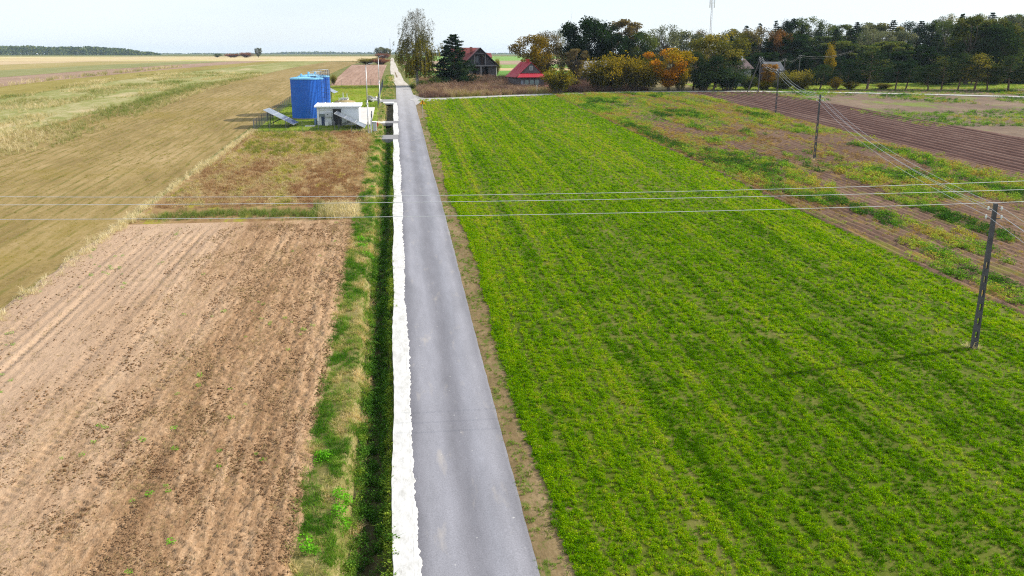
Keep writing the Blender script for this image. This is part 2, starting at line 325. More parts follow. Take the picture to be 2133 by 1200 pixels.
# ------------------------------------------------------------ roads
def asphalt():
    s = NT('worn_asphalt'); x = s.sepx()[0]
    t = s.math('MULTIPLY', s.math('SUBTRACT', s.math('ADD', x, s.math('MULTIPLY', s.noise((.4, .08, 1), 2), .25)), .13), 1/3.9)
    base = s.ramp(t, [(0, (.135, .132, .15)), (.06, (.145, .142, .162)), (.17, (.215, .213, .24)), (.33, (.225, .223, .252)), (.46, (.16, .157, .178)), (.56, (.155, .153, .175)), (.68, (.2, .2, .228)), (.82, (.225, .222, .248)), (.93, (.17, .166, .185)), (1, (.24, .232, .245))])
    a = s.ramp(s.noise((.9, .16, 1), 5, .65), [(.3, (.8,)*3), (.7, (1.17,)*3)])
    g = s.ramp(s.noise((22, 22, 22), 3, .8), [(.35, (.8,)*3), (.65, (1.2,)*3)])
    c = s.mix(1., s.mix(1., base, a, 'MULTIPLY'), g, 'MULTIPLY')
    sp = s.ramp(s.noise((6, 5, 1), 2, .5), [(.735, (0, 0, 0)), (.76, (1, 1, 1))]); c = s.mix(s.math('MULTIPLY', sp, .55), c, (.5, .49, .46))
    dust = s.ramp(s.noise((1.3, .35, 1), 4, .6), [(.6, (0, 0, 0)), (.76, (1, 1, 1))]); c = s.mix(s.math('MULTIPLY', dust, .4), c, (.42, .37, .31))
    v = s.n('TexVoronoi', feature='DISTANCE_TO_EDGE'); mv = s.n('Mapping'); mv.inputs['Scale'].default_value = (.55, .16, 1); s.l(s.coord(), mv.inputs[0]); s.l(mv.outputs[0], v.inputs['Vector']); v.inputs['Scale'].default_value = 1
    crk = s.math('MULTIPLY', s.ramp(v.outputs['Distance'], [(0, (1, 1, 1)), (.012, (0, 0, 0))]), s.ramp(s.noise((.5, .12, 1), 3), [(.55, (0, 0, 0)), (.65, (.12,)*3)])); c = s.mix(crk, c, (.07, .068, .075))
    # dust grows towards the unpaved end
    y = s.sepx()[1]; f = s.ramp(s.math('MULTIPLY', s.math('SUBTRACT', y, 120), 1/100.), [(0, (0, 0, 0)), (1, (1, 1, 1))])
    c = s.mix(s.math('MULTIPLY', f, .7), c, (.42, .4, .39))
    return s.pr(c, .75, 0, .35, s.noise((45, 45, 45), 2), .35, .01)
sheet('road', .02, lambda y: 3.78+.03*math.sin(y*.11)+.05*(float(vn(y*2.1, 4.4))-.5)+.03*(float(vn(y*.5, 4.4))-.5)+max(0, (y-176)/14)**2*(1 if y < 190 else 0)*0, 10, 232, asphalt(), .05, 22, 300)
GRAV = soil('pale_gravel', (.33, .29, .25), (.43, .39, .34), (.54, .5, .45), big=(.6, .05), med=(2, .8), fine=(8, 8), bump=.02)
GR = [(1.9, 228)]+[gp(*q)[:2] for q in ((828, 168), (826.5, 160), (822.5, 150), (820, 140), (818.5, 132), (817, 125), (817, 120.5))]
ribbon('gravel_road', GR, [3.7, 3.3, 3.2, 3.1, 3., 2.8, 2.8, 2.6], GRAV, .075, 7, 8, .25)
ribbon('wheel_rut_grass', [tuple(np.array(GR[1])*.3+np.array(GR[2])*.7)]+GR[2:4], [.2, .5, .2], MARG, .1, 3, 6, .4)
sp = [(3, 183.6)]+[gp(*q)[:2] for q in ((900, 207.5), (1000, 203.5), (1150, 197.5), (1300, 193), (1500, 191), (1700, 193), (1900, 197), (2133, 203))]+[(165, 168)]
GRAV2 = soil('pale_dusty_asphalt', (.28, .27, .265), (.36, .345, .34), (.44, .425, .41), big=(.05, .2), med=(.5, 1), fine=(5, 5), bump=.01)
ribbon('side_road', sp, 3.6, GRAV2, lambda X: .07+.08*sstep(5, 20, X), 5, 8, .15)
def corner(name, pts, mat, off=.065):
    o = obj(name, grid_mesh(name, *[np.array(q) for q in [[[p[0] for p in r] for r in pts], [[p[1] for p in r] for r in pts], [[float(gz(p[0], p[1]))+off for p in r] for r in pts]]]), mat); return tag(o, kind='structure')
corner('junction_corner', [[(3.6, 182.5), (3.7, 176.5), (3.72, 171)], [(4.2, 182.5), (4.4, 178.8), (3.9, 172.5)], [(5.5, 182.6), (5.8, 180.6), (5.2, 179.2)], [(10, 184.4), (9.9, 183.6), (9.5, 183)]], GRAV2)
corner('junction_corner_far', [[(3.6, 184.5), (3.7, 191), (3.72, 199)], [(4.3, 185), (4.6, 189), (3.9, 197)], [(6, 185.8), (6, 187.4), (5.4, 189.5)], [(11, 187), (11, 187.6), (10.5, 188.2)]], GRAV2)
def shoulder():
    s = NT('white_limestone'); c = s.ramp(s.noise((3, 1.2, 1), 5, .7), [(.3, (.38, .372, .355)), (.48, (.5, .495, .485)), (.75, (.58, .58, .57))])
    c = s.mix(s.ramp(s.noise((5, 1.5, 1), 5, .75), [(.56, (0, 0, 0)), (.7, (.55,)*3)]), c, (.27, .25, .22)); c = s.mix(s.ramp(s.noise((30, 24, 1), 3, .7), [(.6, (0, 0, 0)), (.68, (.5,)*3)]), c, (.25, .24, .22))
    x = s.sepx()[0]; j = s.math('ABSOLUTE', s.math('SUBTRACT', x, s.math('ADD', .02, s.math('MULTIPLY', s.noise((1, .8, 1), 3), .05))))
    jf = s.math('MULTIPLY', s.ramp(j, [(.0, (1, 1, 1)), (.02, (0, 0, 0))]), s.ramp(s.noise((2, 1.2, 1), 4), [(.5, (0, 0, 0)), (.62, (.7,)*3)]))
    c = s.mix(jf, c, (.2, .19, .18))
    m = s.pr(c, .9, 0, .2, s.noise((12, 8, 1), 4), .4, .02)
    rg = lambda y: .17+.05*math.sin(y*.35)+.1*(float(vn(y*.9, 3.3))-.5)+.1*(float(vn(y*3.7, 8.3))-.5)+.09*(float(vn(y*9, 2.3))-.5)+.04*math.sin(y*.09)
    lf = lambda y: -.6+.05*math.sin(y*.4)+.04*(float(vn(y*2, 1.1))-.5)
    for a, b in ((14, 121.5), (126.5, 141), (144.5, 178)):
        n = max(12, int((b-a)*12)); ys = np.linspace(a, b, n)
        X = np.array([[lf(y)-.015, lf(y), -.2, rg(y)-.03, rg(y)] for y in ys]); Y = np.repeat(ys[:, None], 5, 1)
        Z = G(Y)+np.array([-.5, .085, .085, .075, .055])[None]
        so_ = tag(obj('shoulder', grid_mesh('shoulder', X, Y, Z), m), kind='structure'); so_.data.polygons.foreach_set('use_smooth', [False]*len(so_.data.polygons))
shoulder()
CONC = plain('pale_concrete', (.5, .48, .44), .9, var=.18); DARKC = plain('dark_concrete', (.2, .195, .2), .9, var=.2)
def slab(name, x0, x1, y0, y1, th, mat, up=.1):
    mb = MB(); z0, z1 = float(G(y0)), float(G(y1)); mb.hexa([(x0, y0, z0+up-th), (x1, y0, z0+up-th), (x1, y1, z1+up-th), (x0, y1, z1+up-th), (x0, y0, z0+up), (x1, y0, z0+up), (x1, y1, z1+up), (x0, y1, z1+up)])
    return tag(mb.build(name, mat), kind='structure')
slab('driveway_crossing', -2.9, .1, 121.7, 126.3, .5, DARKC, .09)
slab('footpath', -4.2, -1.9, 141.2, 144.3, .4, CONC, .11)
slab('footpath_crossing', -1.9, .1, 141.2, 144.3, .4, DARKC, .1)
slab('field_entrance', -3.4, .1, 179, 185, .4, plain('grey_asphalt', (.24, .235, .24), .9, var=.15), .09)
slab('ditch_apron', -2.6, -.5, 176.6, 178.9, .3, plain('white_concrete', (.8, .79, .77), .9, var=.05), .11)
slab('concrete_yard', -9.4, -4.1, 139.5, 168, .35, plain('yard_concrete', (.52, .49, .45), .9, var=.12, sc_=.7), .12)

# ------------------------------------------------------------ scattered ground cover
def blades(n, h, spread, wd, lean, rng, seg=2, tri=True):
    V = []; Fq = []; C = []
    for _ in range(n):
        a = rng.uniform(0, 6.283); r = spread*math.sqrt(rng.uniform(0, 1)); b = np.array([r*math.cos(a), r*math.sin(a), -.02])
        hh = h*rng.uniform(.55, 1.1); d = rng.uniform(0, 6.283); ln = lean*rng.uniform(.2, 1.)*hh; t = rng.uniform(0, 6.283)
        wv = np.array([math.cos(t), math.sin(t), 0])*wd/2*rng.uniform(.7, 1.3); dv = np.array([math.cos(d), math.sin(d), 0])
        m = b+dv*ln*.3+np.array([0, 0, hh*.6]); e = b+dv*ln+np.array([0, 0, hh*(1-.25*lean)])
        o = len(V); V += [b-wv, b+wv, m+wv*.8, m-wv*.8, e+wv*.15, e-wv*.15]; Fq += [(o, o+1, o+2, o+3), (o+3, o+2, o+4, o+5)]
        c = rng.uniform(0, 1); C += [(c, 0, 0)]*2
    return np.array(V), np.array(Fq), np.array(C)
def leafy(n, h, spread, size, rng):
    c = rng.normal(0, 1, (n, 3)); c /= np.linalg.norm(c, axis=1)[:, None]; r = rng.uniform(.35, 1, (n, 1))**.6
    c = c*r*np.array([spread, spread, h*.55])+np.array([0, 0, h*.5]); c[:, 2] = np.clip(c[:, 2], .01, None)
    return leaves(c, size, rng, up=.5)
def leaves(c, size, rng, up=.0, cl=None, asp=.6):
    """One four-sided leaf at every point, turned at random."""
    n = len(c); a = rng.normal(0, 1, (n, 3)); a /= np.linalg.norm(a, axis=1)[:, None]
    b = rng.normal(0, 1, (n, 3)); b[:, 2] *= (1-up); a[:, 2] *= (1-up); b -= a*np.sum(a*b, 1)[:, None]/np.sum(a*a, 1)[:, None]; b /= np.linalg.norm(b, axis=1)[:, None]
    s = (size if hasattr(size, '__len__') else np.full(n, size))[:, None]*rng.uniform(.6, 1.3, (n, 1))*.5
    a = a*s; b = b*s*asp
    V = np.stack([c-a, c-b, c+a, c+b], 1).reshape(-1, 3); Fq = np.arange(4*n).reshape(n, 4)
    r = rng.uniform(0, 1, n); C = np.stack([r if cl is None else np.clip(cl+(r-.5)*.35, 0, 1), rng.uniform(0, 1, n), r*0], -1)
    return V, Fq, C
def clod(rng, flat=.6):
    mb = MB(); n, m = 7, 4; V = [(0, 0, -.5*flat)]
    for j in range(1, m):
        for i in range(n):
            th = math.pi*j/m; ph = 6.283*i/n; r = rng.uniform(.65, 1.1); V.append((r*math.sin(th)*math.cos(ph), r*math.sin(th)*math.sin(ph), -r*math.cos(th)*flat))
    V.append((0, 0, flat)); k = len(V)-1; Fq = []
    for i in range(n):
        i2 = (i+1) % n; Fq.append((0, 1+i2, 1+i, 1+i)); Fq.append((k, 1+(m-2)*n+i, 1+(m-2)*n+i2, 1+(m-2)*n+i2))
        for j in range(m-2): a = 1+j*n; Fq.append((a+i, a+i2, a+n+i2, a+n+i))
    mb.v = V; mb.f = [tuple(dict.fromkeys(f)) for f in Fq]; return mb
def join(parts):
    V = []; Fq = []; C = []; o = 0
    for v, f, c in parts: V.append(v); Fq.append(f+o); C.append(c); o += len(v)
    return np.concatenate(V), np.concatenate(Fq), np.concatenate(C)
def proto(name, geo, mat):
    me = geo.mesh(name) if isinstance(geo, MB) else arr_mesh(name, *geo); me.materials.append(mat); return bpy.data.objects.new(name, me)
def in_view(x, y, mu=1.14, mv=1.12):
    z = gz(x, y)-H; c, s = math.cos(YAW), math.sin(YAW); r = x*c-y*s; f = x*s+y*c
    d = f*math.cos(P)-z*math.sin(P); up = f*math.sin(P)+z*math.cos(P)
    return (d > 1) & (np.abs(r/d)*F < 1066*mu+60) & (-up/d*F < 600*mv)
def pts(x0, x1, y0, y1, dens, mask=None, rng=RNG):
    n = int((x1-x0)*(y1-y0)*dens); x = rng.uniform(x0, x1, n); y = rng.uniform(y0, y1, n); k = in_view(x, y)
    if mask is not None:
        x, y = x[k], y[k]; k = rng.uniform(0, 1, len(x)) < mask(x, y)
    return x[k], y[k]
def scatter(name, label, sets, protos, tint, off=.03, parent=None, zs=1., tilt=.15, cat=None, jit=.13):
    """Ground cover nobody could count: plants instanced at points (one object)."""
    X = np.concatenate([s[0][0] for s in sets]); Y = np.concatenate([s[0][1] for s in sets]); n = len(X)
    S = np.concatenate([s[1]*RNG.uniform(.6, 1.35, len(s[0][0])) for s in sets])
    Z = gz(X, Y)+off; T = np.clip(tint(X, Y)+RNG.normal(0, jit, n), 0.001, .999)
    me = bpy.data.meshes.new(name); me.vertices.add(n); me.vertices.foreach_set('co', np.stack([X, Y, Z], -1).astype(np.float32).ravel())
    for k, typ, d in (('scl', 'FLOAT', S), ('tint', 'FLOAT', T), ('pick', 'INT', RNG.integers(0, len(protos), n))):
        a = me.attributes.new(k, typ, 'POINT'); a.data.foreach_set('value', d.astype(np.float32 if typ == 'FLOAT' else np.int32))
    a = me.attributes.new('rot', 'FLOAT_VECTOR', 'POINT'); rr = np.stack([RNG.normal(0, tilt, n), RNG.normal(0, tilt, n), RNG.uniform(0, 6.283, n)], -1); a.data.foreach_set('vector', rr.astype(np.float32).ravel())
    o = obj(name, me); g = bpy.data.node_groups.new(name, 'GeometryNodeTree')
    g.interface.new_socket('Geometry', in_out='INPUT', socket_type='NodeSocketGeometry'); g.interface.new_socket('Geometry', in_out='OUTPUT', socket_type='NodeSocketGeometry')
    N = g.nodes.new; gi = N('NodeGroupInput'); go = N('NodeGroupOutput'); ip = N('GeometryNodeInstanceOnPoints'); jn = N('GeometryNodeJoinGeometry')
    for p in reversed(protos):
        oi = N('GeometryNodeObjectInfo'); oi.inputs['Object'].default_value = p; oi.inputs['As Instance'].default_value = True; g.links.new(oi.outputs['Geometry'], jn.inputs[0])
    def attr(nm, typ):
        q = N('GeometryNodeInputNamedAttribute'); q.data_type = typ; q.inputs['Name'].default_value = nm; return q.outputs['Attribute']
    g.links.new(gi.outputs[0], ip.inputs['Points']); g.links.new(jn.outputs[0], ip.inputs['Instance']); ip.inputs['Pick Instance'].default_value = True
    g.links.new(attr('pick', 'INT'), ip.inputs['Instance Index']); g.links.new(attr('rot', 'FLOAT_VECTOR'), ip.inputs['Rotation'])
    cm = N('ShaderNodeCombineXYZ'); s1 = attr('scl', 'FLOAT'); g.links.new(s1, cm.inputs[0]); g.links.new(s1, cm.inputs[1])
    mu = N('ShaderNodeMath'); mu.operation = 'MULTIPLY'; mu.inputs[1].default_value = zs; g.links.new(s1, mu.inputs[0]); g.links.new(mu.outputs[0], cm.inputs[2])
    g.links.new(cm.outputs[0], ip.inputs['Scale']); g.links.new(ip.outputs[0], go.inputs[0])
    md = o.modifiers.new('scatter', 'NODES'); md.node_group = g
    return tag(o, label, cat, kind='stuff')
cst = lambda v: (lambda x, y: np.full(len(x), v))
rg_ = np.random.default_rng(3)
# green crop
cropm = grassmat('crop_leaves', [(.04, .105, .002), (.07, .165, .002), (.11, .22, .002), (.155, .265, .003), (.21, .28, .006), (.26, .25, .05)], .52)
cp = [proto('crop_plant', join([blades(11, .14, .07, .016, .9, rg_), leafy(7, .09, .07, .05, rg_)]), cropm) for _ in range(5)]
rowp = lambda x, y: .5+.5*np.sin((x+.12*vn(x*.3, y*.08, 36))*2*math.pi/.62)
stripe = lambda x, y: np.clip(.55+1.2*(fbm(x*1.5, y*.05, 31, 3)-.45), .25, 1)*(.3+.7*rowp(x, y))*(.3+.7*sstep(.34, .5, fbm(x*2.6, y*1.9, 77, 3)))
wav = lambda y: 5.0+.25*np.sin(y*.13)+.1*np.sin(y*.71)
edg = lambda x, y: (x > wav(y)-.25*vn(y*1.5, x*0, 2))*(x < 35.3)
tin = lambda x, y: np.clip(.4+.75*(fbm(x*.9, y*.03, 41, 3)-.5)+.5*(fbm(x*1.6, y*1.1, 9, 3)-.5)+.16*sstep(30, 120, y)+.1*(rowp(x, y)-.5), 0, .9)  # tint rises with distance, imitating light through leaves seen at a low angle
scatter('crop_plants', 'bright green young crop covering the wide field right of the road', [
    (pts(4.6, 36, 19, 40, 260, lambda x, y: stripe(x, y)*edg(x, y)), 1.0), (pts(4.6, 6.2, 19, 90, 60, lambda x, y: edg(x, y)*(x < wav(y)+.9)), 1.15),
    (pts(4.6, 36, 40, 75, 110, lambda x, y: stripe(x, y)*edg(x, y)), 1.3), (pts(4.6, 36, 75, 125, 46, lambda x, y: stripe(x, y)*edg(x, y)), 1.7),
    (pts(4.6, 36, 125, 194, 18, lambda x, y: stripe(x, y)*edg(x, y)*(y < 184.5+(x-7)*.33)), 2.2)], cp, tin, .04, cat='crop', jit=.15)
# verge, ditch and margin
vm = grassmat('verge_grass', [(.035, .1, .008), (.075, .17, .012), (.13, .2, .03), (.27, .23, .09), (.42, .33, .18)])
vg = [proto('verge_clump', blades(16, .32, .12, .014, 1.1, rg_), vm) for _ in range(4)]
vt = lambda x, y: np.clip(.38+1.9*(fbm(x*1.1, y*.55, 51, 3)-.47)+.12*sstep(-2.4, -1.7, x), 0, 1)
vmk = lambda x, y: .25+.75*sstep(.36, .55, fbm(x*1.6, y*1.0, 61, 3))
scatter('verge_grass', 'long green and straw coloured grass on the verge beside the ditch', [(pts(-3.95, -1.7, 19, 45, 85, vmk), .85), (pts(-3.95, -1.7, 45, 80, 48, vmk), 1.0), (pts(-3.7, -1.5, 80, 129, 26, vmk), 1.2), (pts(-3.3, -1.9, 129, 178, 7, vmk), 1.1), (pts(-3.2, -.4, 186, 300, 5, vmk), 1.2), (pts(3.9, 5.5, 200, 300, 4, vmk), 1.4)], vg, vt, .0, cat='grass')
bm_ = grassmat('bright_weed_leaves', [(.05, .17, .01), (.09, .26, .012), (.12, .3, .02)], .4)
bp = [proto('weed_plant', leafy(60, .4, .28, .1, rg_), bm_) for _ in range(3)]
def clumps(cs, n, sd): a = np.concatenate([np.stack([RNG.normal(x, sd, n), RNG.normal(y, sd*1.3, n)], -1) for x, y in cs]); return a[:, 0], a[:, 1]
scatter('nettle_clumps', 'bright green leafy weed clumps on the grassy verge', [(clumps([(-3.25, 24.2), (-2.5, 27.4), (-2.35, 26.2), (-3.2, 30.2), (-2.9, 62), (-3.0, 64), (-2.3, 60), (-2.7, 85), (-2.6, 105)], 9, .16), .8)], bp, cst(.5), .0, cat='weeds')
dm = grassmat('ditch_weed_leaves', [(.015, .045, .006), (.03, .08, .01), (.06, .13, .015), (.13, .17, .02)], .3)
dp = [proto('ditch_plant', join([leafy(45, .5, .22, .1, rg_), blades(6, .6, .1, .02, .8, rg_)]), dm) for _ in range(4)]
dmk = lambda x, y: np.where(y < 121, 1, .12)*(.35+.65*sstep(.35, .5, fbm(x*2, y*.8, 71, 2)))
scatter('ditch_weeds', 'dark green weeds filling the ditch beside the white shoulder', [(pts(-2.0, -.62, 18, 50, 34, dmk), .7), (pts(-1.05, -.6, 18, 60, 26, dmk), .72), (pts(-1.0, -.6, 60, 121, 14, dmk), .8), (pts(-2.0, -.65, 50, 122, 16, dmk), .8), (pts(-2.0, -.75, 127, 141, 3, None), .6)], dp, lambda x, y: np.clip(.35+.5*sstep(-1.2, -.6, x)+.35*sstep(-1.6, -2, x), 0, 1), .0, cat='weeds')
mk = lambda x, y: .06+.94*sstep(.42, .62, fbm(x*1.7, y*.8, 81, 3))
scatter('margin_weeds', 'sparse green weeds on the bare strip between road and crop', [(pts(3.85, 5.2, 19, 60, 30, mk), .8), (pts(3.85, 5.1, 60, 150, 12, mk), 1.1), (pts(3.72, 3.95, 19, 120, 7, None), .5)], [proto('margin_plant', join([blades(9, .12, .09, .018, 1, rg_), leafy(10, .08, .1, .05, rg_)]), grassmat('margin_leaves', [(.07, .1, .012), (.1, .16, .015), (.1, .2, .02), (.22, .18, .07)])) for _ in range(3)], lambda x, y: fbm(x*2, y, 5, 2), .03, cat='weeds')
# ploughed field: clods, dry stalks, a few weeds
cm_ = grassmat('clod_soil', [(.12, .068, .035), (.175, .105, .057), (.23, .145, .082), (.29, .19, .112)], 0.)
for q in cm_.node_tree.nodes:
    if q.type == 'MIX_SHADER': q.inputs[0].default_value = 0
cl_ = [proto('soil_clod', clod(rg_), cm_) for _ in range(6)]
pmk = lambda x, y: np.clip(.12+.9*sstep(-18, -5, x), 0, 1)*sstep(.4, .62, fbm(x*1.3, y*.6, 91, 3))
def cscale(P_, a, b): return a+(b-a)*RNG.uniform(0, 1, len(P_[0]))**3
for_p = [(pts(-22.8, -3.7, 19, 36, 170, pmk), .028), (pts(-22.8, -3.7, 19, 45, 7, pmk), .065), (pts(-22.8, -3.7, 36, 70, 60, pmk), .042)]
scatter('soil_clods', 'lumps of turned brown soil on the ploughed field', for_p, cl_, lambda x, y: np.clip(.45+.8*(fbm(x*.6, y*.2, 13, 3)-.5), 0, 1), .17, cat='soil')
st = [proto('dry_stalk', blades(5, .13, .12, .01, 1.8, rg_), grassmat('stalk', [(.09, .075, .03), (.15, .12, .05), (.23, .18, .085), (.3, .23, .13)], .2)) for _ in range(3)]
smk = lambda x, y: (.15+.85*sstep(.45, .64, fbm(x*.9, y*.5, 101, 3)))*(.35+.65*sstep(-19, -8, x))
scatter('crop_residue', 'dry stalks and roots strewn over the ploughed field', [(pts(-22.8, -3.7, 19, 40, 60, smk), .75), (pts(-22.8, -3.7, 40, 70.5, 26, smk), 1.0)], st, lambda x, y: fbm(x, y, 2, 2), .17, tilt=.5, cat='stalks')
scatter('field_weeds', 'few small green weeds growing on the ploughed soil', [(pts(-22.5, -4, 20, 70, .28, lambda x, y: sstep(.5, .65, fbm(x*.4, y*.25, 15, 2))), .5)], bp, cst(.6), .16, zs=.6, cat='weeds')
# fallow field
fm = grassmat('fallow_weed_leaves', [(.18, .1, .055), (.23, .15, .08), (.26, .19, .1), (.32, .27, .16), (.25, .22, .04), (.13, .15, .03)], .3)
fp = [proto('fallow_plant', join([blades(10, .3, .16, .018, .8, rg_), leafy(14, .22, .2, .07, rg_)]), fm) for _ in range(4)]
ft = lambda x, y: np.clip(.5+1.9*(fbm(x*.32+.1*y*.1, y*.07, 111, 3)-.5)+.5*(fbm(x*.9, y*.5, 12, 2)-.5)-.25*sstep(84, 77, y), 0, 1)
scatter('fallow_weeds', 'rusty and yellow weeds over the fallow field before the tanks', [(pts(-21.3, -3.4, 77.5, 100, 16, lambda x, y: .35+.65*sstep(.35, .5, fbm(x, y*.5, 16, 2))), 1.0), (pts(-21.0, -3.2, 100, 131, 8, lambda x, y: .4+.6*sstep(.35, .5, fbm(x, y*.5, 16, 2))), 1.25)], fp, ft, .03, cat='weeds')
sm = grassmat('straw_grass', [(.09, .13, .03), (.18, .18, .07), (.33, .28, .165), (.44, .385, .27)])
sp_ = [proto('straw_tuft', blades(20, .75, .18, .016, .9, rg_), sm) for _ in range(4)]
bnd = lambda y: -22.1+.9*sstep(75, 130, y)
m1 = lambda x, y: np.exp(-((x-bnd(y)+.2)/.42)**2)*(.3+.7*sstep(.3, .55, vn(x*0+1, y*.45, 6)))
m2 = lambda x, y: np.exp(-((y-74.2-.5*np.sin(x*.3)-2.2*((x+12.5)/9.5)**2*-.35)/1.1)**2)
scatter('boundary_grass', 'tall straw coloured grass along the field boundaries', [(pts(-24, -20, 40, 134, 24, m1), .75), (pts(-22.5, -3.4, 71, 78, 22, m2), .7), (pts(-7.5, -3.6, 71.5, 77, 9, None), 1.25), (pts(-21, -4, 130.5, 133.6, 5, None), .6)], sp_, lambda x, y: np.clip(.55+.3*sstep(-20, -23, x)+.25*sstep(-6.5, -4, x)-.42*((x > -20) & (x < -7)), 0, 1), .0, cat='grass')
m3 = lambda x, y: np.exp(-((x+56-np.clip((y-120)/160, 0, 1)*11)/1.3)**2)*(.25+.75*sstep(.4, .6, vn(x*0, y*.15, 8)))
scatter('strip_grass', 'dry and green grass tufts on the strips of the far left fields', [(pts(-62, -42, 115, 300, 6, m3), 1.0), (pts(-84, -44, 110, 330, 2.6, lambda x, y: sstep(.42, .62, fbm(x*.2, y*.06, 17, 3))), .95), (pts(-110, -92, 170, 420, .35, lambda x, y: np.exp(-((x+98)/2.)**2)), 2.0)], sp_, lambda x, y: np.clip(.25+1.1*(fbm(x*.12, y*.04, 19, 3)-.2)*.8, 0, 1), .0, cat='grass')
tm = grassmat('seedling_leaves', [(.1, .1, .015), (.15, .14, .02), (.2, .17, .04)], .3)
tp = [proto('seedling', leafy(9, .07, .12, .055, rg_), tm) for _ in range(3)]
scatter('seedlings', 'olive seedlings in rows over the wide left field', [(pts(-58, -23.5, 45, 90, 9, lambda x, y: .15+.6*(np.sin((x+.3*vn(y*.05, x*0, 3))*2*math.pi/.55) > .1)), 1.0), (pts(-60, -23.5, 90, 170, 2.5, lambda x, y: sstep(.35, .55, fbm(x*.5, y*.2, 4, 2))), 1.5)], tp, lambda x, y: fbm(x*.2, y*.05, 14, 3), .01, cat='seedlings')
# compound lawn
lm = grassmat('lawn_grass', [(.05, .12, .006), (.1, .2, .008), (.18, .26, .012), (.27, .25, .07)], .4)
scatter('lawn_grass', 'short bright green grass around the blue tanks', [(pts(-21, -3.6, 131.5, 180, 5, lambda x, y: 1-((x > -9.6) & (x < -4) & (y > 139) & (y < 169))*1.), .8), (pts(-21, -3.6, 180, 231, 3.5, None), 1.0)], [proto('lawn_clump', blades(14, .22, .22, .022, .9, rg_), lm) for _ in range(3)], lambda x, y: np.clip(.25+.5*sstep(165, 195, y)+.6*(fbm(x*.5, y*.2, 23, 2)-.5), 0, 1), .03, cat='grass')
# potato field: green mounds, orange dying plants
gm = grassmat('potato_weed_leaves', [(.025, .07, .012), (.05, .13, .012), (.1, .2, .015), (.19, .27, .03), (.24, .2, .035), (.24, .16, .045), (.16, .105, .05)], .35)
gpp = [proto('potato_plant', join([leafy(40, .42, .34, .12, rg_), blades(8, .35, .25, .03, 1.2, rg_)]), gm) for _ in range(4)]
pn = lambda x, y: fbm(x*.3, y*.06, 121, 4)
gmask = lambda x, y: sstep(.51, .58, pn(x, y))
omask = lambda x, y: .12+.5*sstep(110, 165, y)+.6*sstep(.44, .56, fbm(x*.3, y*.13, 131, 4))*(1-gmask(x, y)*.5)
scatter('potato_field_greens', 'mounds of lush green weeds spreading over the potato rows', [(pts(35.6, 68, 38, 80, 8, gmask), .95), (pts(35.6, 68, 80, 197, 3.2, gmask), 1.25)], gpp, lambda x, y: np.clip(.36+1.3*(fbm(x*.3, y*.15, 25, 3)-.5)+.1*sstep(100, 180, y), 0, .58), .08, zs=.85, cat='weeds')
scatter('dying_potato_plants', 'yellow and orange dying plants over the brown potato field', [(pts(35.4, 68, 36, 80, 4.5, omask), .6), (pts(35.4, 68, 80, 199, 4.6, omask), .85), (pts(35.3, 43, 70, 199, 5, lambda x, y: sstep(44, 37, x)*.9), .8)], gpp, lambda x, y: np.clip(.72+.9*(fbm(x*.25, y*.12, 27, 3)-.5)-.2*sstep(105, 170, y), 0, 1), .06, zs=.7, cat='weeds')
scatter('rough_field_weeds', 'green weed patches on the rough field by the pine row', [(pts(84, 160, 100, 203, 1.3, lambda x, y: sstep(.52, .62, fbm(x*.08, y*.05, 141, 4))*((y > 128) | (x > 100))), 1.2), (pts(72, 150, 186, 200, .7, None), 1.)], gpp, lambda x, y: np.clip(.35+.9*(fbm(x*.2, y*.2, 29, 2)-.5), 0, .6), .06, zs=.7, cat='weeds')
# dry weeds by the houses
hm = grassmat('dry_weed_stems', [(.07, .042, .038), (.11, .067, .055), (.17, .11, .08), (.27, .19, .13), (.2, .18, .06)], .2)
hp = [proto('dry_weed', join([blades(26, 1.5, .5, .035, .6, rg_), leafy(30, 1.6, .5, .14, rg_)]), hm) for _ in range(4)]
def sy(x): return np.interp(x, [q[0] for q in sp], [q[1] for q in sp])
hmk = lambda x, y: (y > sy(x)+3.2)*(.45+.55*sstep(.35, .55, fbm(x*.2, y*.2, 151, 3)))*np.where(x < 6.5, .4, 1)
scatter('dry_weeds', 'tall brown dry weeds in front of the two houses', [(pts(5.2, 60, 186, 215, 4.5, hmk), .8), (pts(6, 60, 215, 262, 2.2, hmk), .95)], hp, lambda x, y: np.clip(.48+1.1*(fbm(x*.12, y*.1, 33, 3)-.5)+.14*sstep(205, 195, y)-.3*sstep(26, 34, x)*sstep(205, 212, y), 0, .95), .0, cat='weeds')
scatter('road_edge_grass', 'green grass fringe between the side road and the dry weeds', [(pts(4.5, 150, 184, 206, 5, lambda x, y: np.exp(-((y-sy(x)-2.7)/.7)**2)+np.exp(-((y-sy(x)+2.4)/.5)**2)*.8), .9)], vg, lambda x, y: np.clip(.4+.4*(vn(x*.3, y, 2)-.5), 0, 1), .02, cat='grass')
scatter('meadow_grass', 'sunlit yellow green grass of the clearing behind the pine trunks', [(pts(76, 178, 203, 231, 2.2, lambda x, y: (y > sy(x)+4)*.9), 1.3)], vg, lambda x, y: np.clip(.3+.5*fbm(x*.1, y*.1, 3, 2), 0, .6), .05, cat='grass')

